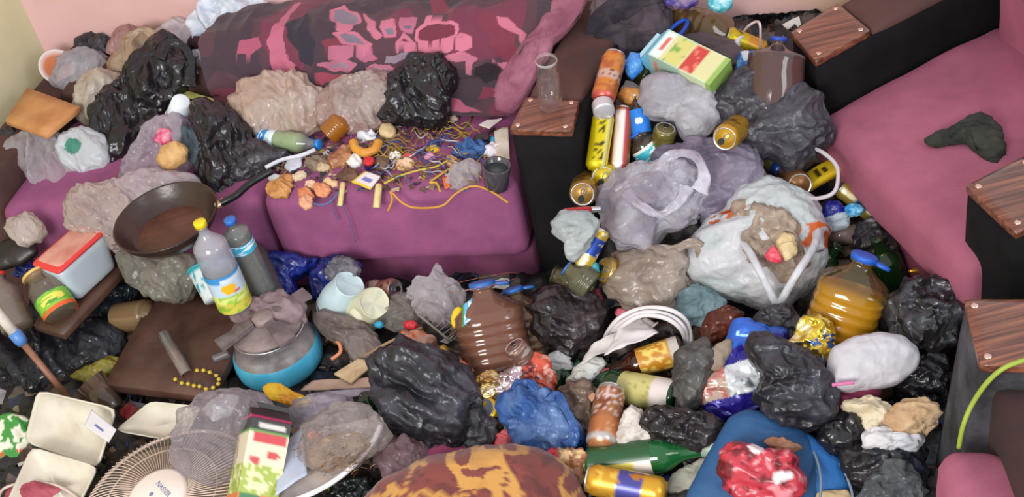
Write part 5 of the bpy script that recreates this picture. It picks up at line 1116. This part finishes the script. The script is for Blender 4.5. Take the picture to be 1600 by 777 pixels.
# spray cans
def spray(label, a, b, dpx, paint, capc, cname='can', dome=True, word=None, metal=.4):
    A, B_ = ends(a, b); r = px2m(dpx, (A+B_)/2)/2; L = (B_-A).length; o = faced('spray_can', A, B_, label, 'can', 'aerosol cans by the arm post')
    lathe('body', [(0, r*.9), (.02*L, r)]+[(L*(.02+.80*i/20), r) for i in range(1, 21)], printm(.3, .3), o, 40, paint)
    lathe('dome', [(L*.82, r), (L*.83, r*1.03), (L*.845, r), (L*.89, r*.7), (L*.90, r*.45)], ALU, o, 32)
    lathe('cap', [(L*.845, r*.8), (L*.86, r*.86), (L*.98, r*.8), (L*1.0, r*.6), (L*1.0, .0001)], capc, o, 32)
    return o
def orsp(u, v):
    if .40 < v < .58: return 'c8a898' if abs(fbm(u*2, v*3, 9)) > .06 else '7c3c28'
    if v < .12: return 'c85c50'
    return 'c8803c' if fbm(u, v, 5) > -.1 else 'b0623a'
can('tall orange can standing between the arm and the juice carton', (941, 158, .57), (961, 86, .62), 38, orsp, open_=False)
lathe_o = None
can('silver bottomed end of a can under the tall orange can', (944, 176, .57), (941, 162, .575), 34, bands('c8c8cc', []), open_=False)
can('bright yellow spray can standing against the arm post', (931, 266, .455), (944, 176, .545), 34, lambda u, v: '3c3410' if (.16 < v < .5 and .42 < u < .58 and fbm(u*3, v*4, 9) > .02) or (.62 < v < .85 and .45 < u < .55 and fbm(u*3, v*3, 9) > .1) else ('f0e890' if .58 < u < .64 else 'd0bc10'), open_=False)
can('cream and brown tall can beside the bright yellow one', (966, 268, .43), (973, 170, .52), 33, lambda u, v: 'f0e4dc' if .40 < u < .56 and v < .95 else ('c05058' if .56 <= u < .6 else 'a8683c'), open_=False)
pet('blue labelled bottle behind the grey bag, half hidden', (1004, 218, .46), (990, 148, .54), 34, '7c6c5c', None, 'd8d8d8', bands('1c70c8', [('e', .5, .5, .06, .15, 'e0e8f0')]), lab_z=(.1, .62))
pet('clear bottle with a teal label in front of the cans', (1030, 258, .40), (992, 208, .48), 48, '9c9080', None, '1c5cc0', bands('30a8b8', [('n', 'd0e8e8', 5, .12, 0), ('r', 0, 1, .85, 1, 'd0d4c8')]), lab_z=(.2, .62), neck=.4, shoulder=.68)
can('olive can with open lid behind the teal labelled bottle', (1033, 232, .44), (1040, 200, .50), 36, bands('6c6430', [('n', '8c8440', 5, .1, 0)]))
can('yellow can with open lid in front of the charcoal bag', (1155, 198, .48), (1132, 217, .52), 42, bands('b88a20', [('n', '6c4c18', 5, .2, 0)]))
pet('dark green jar lying behind the tall orange can', (1015, 122, .53), (990, 102, .55), 34, '3c4018', ('34380f', .7), '2c80d0', None, neck=.8, shoulder=.75, ribs=0, body=.5)
lump('crumpled_packet', 'shiny blue packet right of the tall orange can', 'packet', [(978, 100), (985, 84), (1000, 86), (1004, 105), (990, 122), (980, 118)], .57, .015, solid('2a78d0', .3, c2='68a8e0', sc=30), cr=.7)
lump('crumpled_packet', 'orange brown wrapper between the spray cans and grey bag', 'packet', [(965, 150), (975, 138), (1000, 142), (1005, 160), (985, 168)], .52, .02, solid('b87838', .4, c2='d8a058', sc=20), cr=.6)
# juice carton
def cartonp(u, v):
    if u < .16: return '78bcd0'
    if u > .94: return '8cac58'
    top = v > .45
    if top:
        if .17 < u < .30: return 'd8dcd8' if abs(u-.235) > .03 or abs(v-.7) > .12 else 'c86858'
        if .34 < u < .54: return 'c4c070' if fbm(u*2, v, 6) > -.2 else '7ca048'
        if .56 < u < .74: return 'b83c34' if fbm(u*3, v, 8) > -.15 else 'd87868'
        return 'ccc894' if u < .94 else '8cb848'
    if .2 < u < .26 and .1 < v < .3: return 'd88888'
    if .68 < u < .73 and .15 < v < .25: return 'c86868'
    return 'a4c0ac' if u < .6 else 'c4d4ac'
def carton(name, label, a, b, hpx, dpx, paint, ridge_top=True, spin=0, capc=None):
    "square carton from base a to top b (pixels and heights); gable at the top"
    A, B_ = ends(a, b); w2 = px2m(hpx, (A+B_)/2)/2; L = (B_-A).length; o = faced(name, A, B_, label, 'carton')
    o.matrix_world = o.matrix_world @ Matrix.Rotation(spin, 4, 'Z'); vs, cs, fs = [], [], []
    NV, NK = 40, 12
    for i in range(NV+1):
        t = i/NV
        for e in range(4):
            for k in range(NK):
                s_ = k/NK*2-1; c_ = [(-1, s_), (s_, 1), (1, -s_), (-s_, -1)][e]
                q = Vector((c_[0]*w2, c_[1]*w2, t*L))
                if t > .86: f_ = 1-(t-.86)/.14*.92; q.x *= f_
                vs.append(q); u_ = k/NK
                cs.append(hexc(paint(1-t, .45+.55*u_ if e == 0 else (.45*u_ if e in (1, 3) else .2))))
    K = NK*4
    for i in range(NV):
        for k in range(K): fs.append((i*K+k, i*K+(k+1) % K, (i+1)*K+(k+1) % K, (i+1)*K+k))
    fs.append(tuple(range(K-1, -1, -1))); fs.append(tuple(range(NV*K, NV*K+K)))
    link('carton_body', mk(vs, fs, cs), printm(.35), o, smooth=False)
    if ridge_top:
        h_ = .0015
        vs = [(-h_, -w2, L), (h_, -w2, L), (h_, w2, L), (-h_, w2, L), (-h_, -w2, L*1.05), (h_, -w2, L*1.05), (h_, w2, L*1.05), (-h_, w2, L*1.05)]
        link('top_seam', mk(vs, [(3, 2, 1, 0), (4, 5, 6, 7), (0, 1, 5, 4), (1, 2, 6, 5), (2, 3, 7, 6), (3, 0, 4, 7)]), solid(capc or 'a8ccd8', .4), o, smooth=False)
    return o
carton('juice_carton', 'pale green juice carton with fruit pictures lying on the pile', (1128, 130, .55), (1016, 74, .60), 56, 40, cartonp, spin=.5)
def tomato(t, v):
    if t < .10: return '26201c'
    if t < .14: return 'c03060'
    if t < .27: return '1e1c1a' if not (.18 < t < .24 and abs(v-.7) < .2) else 'c8c0b8'
    if t < .30: return '5c8c3c'
    if t < .40: return 'b83038' if abs(v-.7) < .24 else 'd8c8b0'
    if t < .62: return 'b83a34' if ((t-.5)/.05)**2+((v-.62)/.09)**2 < 1 or ((t-.57)/.04)**2+((v-.86)/.07)**2 < 1 else 'd6c8ac'
    if t > .92: return '2c6c3c' if v > .7 else 'c86c28'
    return '94a43c' if fbm(t*2, v*2, 6) > -.1 else 'd0cf9c'
cj = carton('tomato_carton', 'tall carton with black top and vegetable pictures beside the fan', (392, 790, .20), (420, 640, .31), 64, 50, tomato, spin=.25, capc='26201c')
# plate and hair bag at the bottom
pc_ = faced('foam_plate', at(452, 676, .20), at(452, 676, .20)+Vector((-.02, -.02, .99))*.05, 'broken white foam plate with a thick rim at the bottom', 'plate'); r_ = px2m(158, pc_.location)
WHP = solid('c8b8ae', .5, c2='bfb8b8', sc=5)
bpy.context.view_layer.update(); l_ = pc_.matrix_world.to_3x3().inverted() @ R2; pa = math.atan2(l_.y, l_.x); A0, A1 = pa-1.75, pa+.02
vs, fs = [], []
for side in (0, -.004):
    for i in range(25):
        a = A0+(A1-A0)*i/24; jag = .30+.10*math.sin(i*1.7)+.06*math.sin(i*4.1)
        for t, z in ((0, .0), (.5, .0), (.75, .004), (.92, .016), (1, .024)):
            rr = r_*(jag+(1-jag)*t); vs.append((rr*math.cos(a), rr*math.sin(a), z+side))
for i in range(24):
    for k in range(4): q = i*5+k; fs.append((q, q+1, q+6, q+5)); q += 125; fs.append((q, q+5, q+6, q+1))
link('plate_body', mk(vs, fs), WHP, pc_)
tube('rim', [(r_*math.cos(A0+(A1-A0)*t/16), r_*math.sin(A0+(A1-A0)*t/16), .024) for t in range(17)], .0062, solid('dcd4d6', .4), pc_, 10, False, 3, recen=False)
sheet('paper', 'bluish white stiff sheet standing beside the vegetable carton', 'paper', [(430, 775), (440, 695), (472, 668), (480, 742)], .235, solid('a8b0c0', .5), .003, .003)
bag('clear plastic bag full of brown noodles on the foam plate', [(478, 700), (490, 660), (515, 640), (560, 636), (590, 655), (598, 685), (570, 715), (530, 738), (490, 730)], .235, .045, film('a89c98', .35, .15, c2='bcb4b0', bmp=.8), cr=.8)
hv, hf, hc = [], [], []
for k in range(420):
    x, y = rg.gauss(525, 24), rg.gauss(705, 14); p = at(x, y, rg.uniform(.225, .27)); d = Vector((rg.uniform(-1, 1), rg.uniform(-.6, .6), rg.uniform(-.3, .3))).normalized()*.018; s_ = Vector((0, 0, .0009)); b_ = len(hv)
    m_ = p+d*.5+Vector((rg.uniform(-.006, .006), rg.uniform(-.006, .006), .004)); q_ = p+d
    hv += [p-s_, p+s_, m_-s_, m_+s_, q_-s_, q_+s_]; hf += [(b_, b_+2, b_+3, b_+1), (b_+2, b_+4, b_+5, b_+3)]; c_ = hexc(rg.choice(['8c6a48', '7a5838', 'a07c54', '6a4a30'])); hc += [c_]*6
tag(link('brown_noodles', mk(hv, hf, hc), printm(.5), smooth=False), 'brown shredded noodles or hair inside the clear bag on the plate', 'noodles', kind='stuff')
lump('noodle_clump', 'brown clump under the shredded noodles on the plate', 'noodles', [(485, 712), (498, 690), (530, 680), (565, 682), (572, 700), (545, 722), (505, 732)], .225, .022, solid('80603f', .8, c2='9a7850', sc=40, bmp=1, bs=150), cr=.8)
bag('pale clear bag between the cardboard strips and the plate', [(455, 655), (465, 630), (500, 618), (545, 625), (560, 650), (520, 668), (480, 675)], .19, .035, film('a8a0b0', .45, .2, c2='c4bcc8', bmp=.8), cr=.8)
lump('orange_scrap', 'small orange scrap behind the white sheet', 'scrap', el(490, 682, 10, 8), .22, .01, solid('d8643c', .5), cr=.6)
lump('black_cloth', 'black film at the bottom edge between the plate and the rug', 'cloth', [(500, 790), (530, 755), (575, 750), (600, 775), (585, 800)], h(.02), .02, film('14181a', .95, .25, c2='2c3430', bmp=.9), cr=.9)
# top of the corner pile
lump('dark_jacket', 'dark navy and grey clothes bundled on the sofa arm by the wall', 'clothes', [(930, 50), (945, 20), (975, -5), (1020, -10), (1042, 15), (1040, 60), (1010, 80), (965, 82), (945, 72)], .55, .05, solid('221d28', .9, c2='4a3f48', sc=7, sheen=.3, bmp=.4), cr=1)
lump('brown_cloth', 'brownish clothing at the top behind the dark jacket', 'clothes', [(925, 20), (935, -5), (965, -12), (1000, -8), (985, 15), (950, 35)], .60, .03, solid('5c4a4c', .9, c2='7c686a', sc=7), cr=.9)
lump('pink_cloth', 'faded dusty pink cloth draped over the inner edge of the sofa arm', 'cloth', [(845, 40), (862, 5), (890, -12), (925, -10), (905, 25), (872, 62), (846, 95), (832, 135), (806, 176), (780, 172), (776, 140), (800, 95)], .585, .018, solid('7c4456', .9, c2='9c6474', sc=9, sheen=.2, bmp=.4), cr=.55, tilt=28)
canister('large canister of murky brown liquid lying at the wall', (1045, 40, .50), (1160, 70, .50), 78, ('6c4a24', .95), 'e0e0e0', None, wall='8c6c3c', body=.4)
lump('grey_cloth', 'mauve brown cloth between the carton and the wall canister', 'cloth', [(1060, 60), (1090, 52), (1130, 62), (1165, 85), (1172, 110), (1140, 118), (1100, 85)], .49, .03, solid('54464a', .9, c2='6a5a5c', sc=7, sheen=.2), cr=.5)
bh_ = tube('plastic_loop', [at(x, y, .56) for x, y in ((1040, 56), (1052, 42), (1068, 32), (1074, 36), (1066, 50), (1052, 62))], .006, solid('1c50b8', .35), closed=True, seg=10); tag(bh_, 'blue plastic carrying handle standing up behind the carton', 'handle')
lump('foil_ball', 'shiny turquoise plastic bottle top touching the wall at the top', 'bottle', el(1125, 3, 19, 15, 0, 12, .03), .62, .02, solid('3a9cac', .2, c2='a8d8dc', sc=30), cr=.4)
lump('violet_bag', 'blue violet plastic scraps at the top by the wall', 'bag', [(1035, 5), (1045, -8), (1080, -10), (1090, 5), (1065, 12)], .60, .015, film('5c50b0', .8, .3, c2='b8a0c0', sc=30), cr=.8)
can('yellow can with clear top lying near the wall', (1195, 82, .46), (1134, 56, .52), 34, bands('c8b020', [('n', '3c3818', 7, .22, 0), ('r', .52, .66, .1, .5, 'c88a30')]), open_=False)
o = tube('drinking_straw', [at(x, y, z) for x, y, z in ((1158, 56, .5), (1168, 42, .56), (1182, 34, .58), (1188, 42, .58), (1188, 78, .5))], .0035, solid('d0b8b8', .4)); tag(o, 'pale bent straw beside the yellow can near the wall', 'straw')
pet('cola bottle with a blue cap standing against the armchair', (1204, 178, .47), (1217, 58, .62), 92, 'b89890', ('6a1a12', .72), '1c40a0', None, neck=.22, shoulder=.74, ribs=1)
lump('bottle_label', 'blue and white packet left of the cola bottle', 'packet', [(1150, 110), (1155, 82), (1180, 80), (1186, 100), (1178, 120), (1160, 118)], .49, .015, printm(.35), paint=lambda x, y: 'd8e0e8' if abs(x) < .3 and y > .1 else ('2a6cc0' if fbm(x, y, 3) > -.2 else '58b0d8'), cr=.3)
bag('light grey plastic bag in front of the juice carton', [(1000, 160), (1008, 128), (1035, 116), (1070, 125), (1105, 135), (1125, 155), (1122, 190), (1095, 222), (1065, 215), (1055, 190), (1015, 185)], .50, .045, GRY, cr=.35, dens=1.2)
bag('charcoal plastic bag spread in front of the armchair', [(1125, 160), (1145, 120), (1185, 108), (1230, 130), (1265, 150), (1295, 195), (1275, 235), (1235, 262), (1190, 232), (1150, 205)], .47, .035, film('2e2c34', 1, .42, c2='44424a', bmp=.6, trans=.04), cr=.7, dens=1.2)
o = tube('grey_strap', [at(x, y, z) for x, y, z in ((1005, 150, .50), (1020, 128, .53), (1045, 120, .54), (1070, 130, .52))], .005, solid('242228', .6)); tag(o, 'dark strap on the upper edge of the light grey bag', 'strap')
can('olive yellow can lying under the charcoal bag', (1190, 242, .36), (1222, 268, .36), 26, bands('a8a040', [('r', 0, 1, .75, 1, '2850a0')]), open_=False)
can('brown can with a white cut open end left of the cord loop', (1215, 262, .30), (1250, 290, .38), 42, bands('7c5430', []), open_=False)
sheet('label_sheet', 'yellow printed packet beside the armchair seat', 'packet', [(1262, 292), (1252, 275), (1300, 246), (1316, 262)], .36, printm(.4), .02, .002, paint=bands('c8a818', [('r', .2, .85, .3, .45, '3c3010'), ('r', .25, .7, .55, .66, '3c3010')]))
can('long gold can lying at the foot of the armchair seat', (1372, 342, .24), (1312, 292, .32), 30, lambda u, v: '3090c0' if .35 < v < .62 and .45 < u < .75 else ('e8e0b0' if .44 < u < .56 else 'a89040'), open_=False)
cord('cord', 'white cord looping from the charcoal bag over the yellow packet', [(1258, 228, .42), (1285, 238, .43), (1308, 262, .42), (1305, 298, .40), (1280, 310, .38), (1255, 308, .36)], .005, 'b8b0b4')
lump('crumpled_packet', 'navy and white packet right of the open carrier bag', 'packet', [(1285, 340), (1290, 315), (1310, 316), (1328, 335), (1325, 355), (1300, 362)], h(.12), .02, printm(.35), paint=lambda x, y: '1c2088' if y > -.1 else 'b0bcc8', cr=.4)
lump('crumpled_packet', 'shiny light blue wrapper on the long gold can', 'packet', el(1335, 328, 14, 9), h(.16), .012, solid('2a88c8', .25, c2='80c8e0', sc=40), cr=.8)
o = faced('plastic_cup', hp(1288, 368, .07), hp(1345, 366, .10), 'clear plastic cup lying above the yellow canister', 'cup'); q_ = (hp(1288, 368, .07)-hp(1345, 366, .10)).length
lathe('cup_wall', [(0, .016), (.003, .020), (q_, .026), (q_-.001, .024), (.006, .018), (.005, .0001)], clear('c8b0ac', .3, .06), o, 28, caps=False)
bag('black bag between the gold can and the yellow canister', [(1335, 375), (1345, 352), (1380, 345), (1402, 360), (1400, 395), (1370, 410), (1345, 400)], h(.10), .04, BF2, cr=.8)
glassb('dark green bottle standing behind the yellow canister', (1400, 450, .16), (1370, 372, .30), 50, '14341c', body=.8)
glassb('dark green bottle neck left of the yellow canister cap', (1270, 430, .18), (1310, 385, .26), 44, '123018', body=.8)
lump('golden_foil', 'thin golden foil strip at the bottom edge of the armchair seat', 'foil', [(1415, 425), (1430, 418), (1448, 422), (1440, 428)], .22, .005, solid('c8903c', .25, .7), cr=.3)
# armchair things
lump('black_rag', 'dirty dark green rag twisted on the armchair seat', 'cloth', [(1450, 225), (1452, 216), (1478, 212), (1500, 198), (1525, 184), (1548, 190), (1562, 215), (1560, 245), (1545, 252), (1525, 235), (1512, 220), (1490, 222)], .452, .012, solid('1e2018', .9, c2='34362c', sc=14, bmp=.5), cr=.8, tilt=8, smoothed=1)
cord('cord', 'thin yellow cord lying on the armchair seat beside the wood plate', [(1560, 268, .45), (1585, 255, .45), (1615, 243, .45)], .003, 'b08a3c')
cord('cable', 'green and yellow earth cable rising over the second armchair', [(1498, 700, .43), (1505, 665, .48), (1520, 630, .52), (1545, 595, .57), (1575, 572, .60), (1620, 558, .60)], .0045, '8a9a34', 'cable')

# ------------------------------------------------------------------ bag handles and loose ends
def strap(bagname_label, pts, s_, w0, mat, label=None):
    "flat film handle growing out of its bag; parented to the bag"
    bg = next(o for o in bpy.data.objects if o.get('label') == bagname_label)
    P = [srf(x, y, z) for (x, y), z in zip(pts, s_)]; out = []
    for i in range(len(P)-1):
        p0, p1, p2, p3 = P[max(0, i-1)], P[i], P[i+1], P[min(len(P)-1, i+2)]
        for k in range(7):
            t = k/7; out.append(.5*((2*p1)+(-p0+p2)*t+(2*p0-5*p1+4*p2-p3)*t*t+(-p0+3*p1-3*p2+p3)*t**3))
    out.append(P[-1]); vs, fs, m = [], [], len(out)
    for i, p in enumerate(out):
        d = (out[min(i+1, m-1)]-out[max(i-1, 0)]).normalized(); sd = d.cross(Vector((0, -.6, .8))).normalized(); q = i/(m-1); wd = w0*(1+1.2*abs(2*q-1)**2.5)
        for k in range(5):
            f = k/4-.5; vs.append(p+sd*wd*f*2+Vector((0, -.6, .8))*(.004*math.cos(k*2.5+i*.7)+.003*noise.noise(p*60)))
    for i in range(m-1):
        for k in range(4): a = i*5+k; fs.append((a, a+1, a+6, a+5))
    o = link('handle', mk(vs, fs), mat); bpy.context.view_layer.update()
    sm = o.modifiers.new('film', 'SOLIDIFY'); sm.thickness = .001
    mw = o.matrix_world.copy(); o.parent = bg; o.matrix_basis = bg.matrix_world.inverted() @ mw
MILK = film('b4abb8', .75, .2, c2='dcd8e2', bmp=.7, trans=.3)
strap('milky knotted plastic bag left of the mauve bag', [(1030, 275), (1040, 250), (1066, 238), (1092, 250), (1100, 280), (1092, 300)], [.46, .49, .50, .50, .47, .45], .011, MILK)
strap('milky knotted plastic bag left of the mauve bag', [(968, 290), (1000, 320), (1030, 335), (1058, 318), (1075, 290)], [.45, .45, .44, .45, .46], .009, MILK)
strap('beige crumpled plastic bag below the milky knotted bag', [(990, 410), (1020, 392), (1055, 388), (1085, 380), (1100, 395)], [.31, .33, .34, .35, .33], .010, film('a89688', .9, .22, c2='c0b0a4', bmp=.7))
strap('blue plastic bag knotted with pointed ears in the lower middle', [(812, 640), (806, 612), (822, 598), (838, 612), (842, 640)], [.24, .27, .28, .27, .24], .010, film('3a62a4', .9, .3, c2='6c8cc0', bmp=.7))
strap('blue plastic bag knotted with pointed ears in the lower middle', [(850, 640), (868, 618), (885, 640), (898, 680), (885, 700)], [.25, .26, .25, .22, .19], .009, film('3a62a4', .9, .3, c2='6c8cc0', bmp=.7))
strap('long black bin bag curving across the left end of the sofa', [(245, 90), (262, 66), (285, 72), (298, 100), (292, 135)], [.62, .64, .62, .58, .54], .013, BF)
strap('white plastic bag with a small hole behind the yellow strip', [(300, 118), (298, 90), (318, 82), (335, 100)], [.54, .57, .57, .54], .010, WF)
strap('tall beige plastic bag standing above the long black bag', [(205, 90), (200, 66), (222, 46), (242, 60)], [.60, .62, .63, .61], .010, film('c0a488', .95, .3, c2='d8c8b4', bmp=.6))
strap('pale limp plastic bag hanging under the red lighter', [(872, 350), (880, 338), (900, 336), (925, 345)], [.49, .50, .50, .48], .008, film('b0b8b8', .95, .35, bmp=.5))
strap('large crumpled beige clear bag in front of the blanket, left one', [(385, 160), (398, 138), (425, 128), (450, 140)], [.54, .555, .56, .55], .010, BEI)
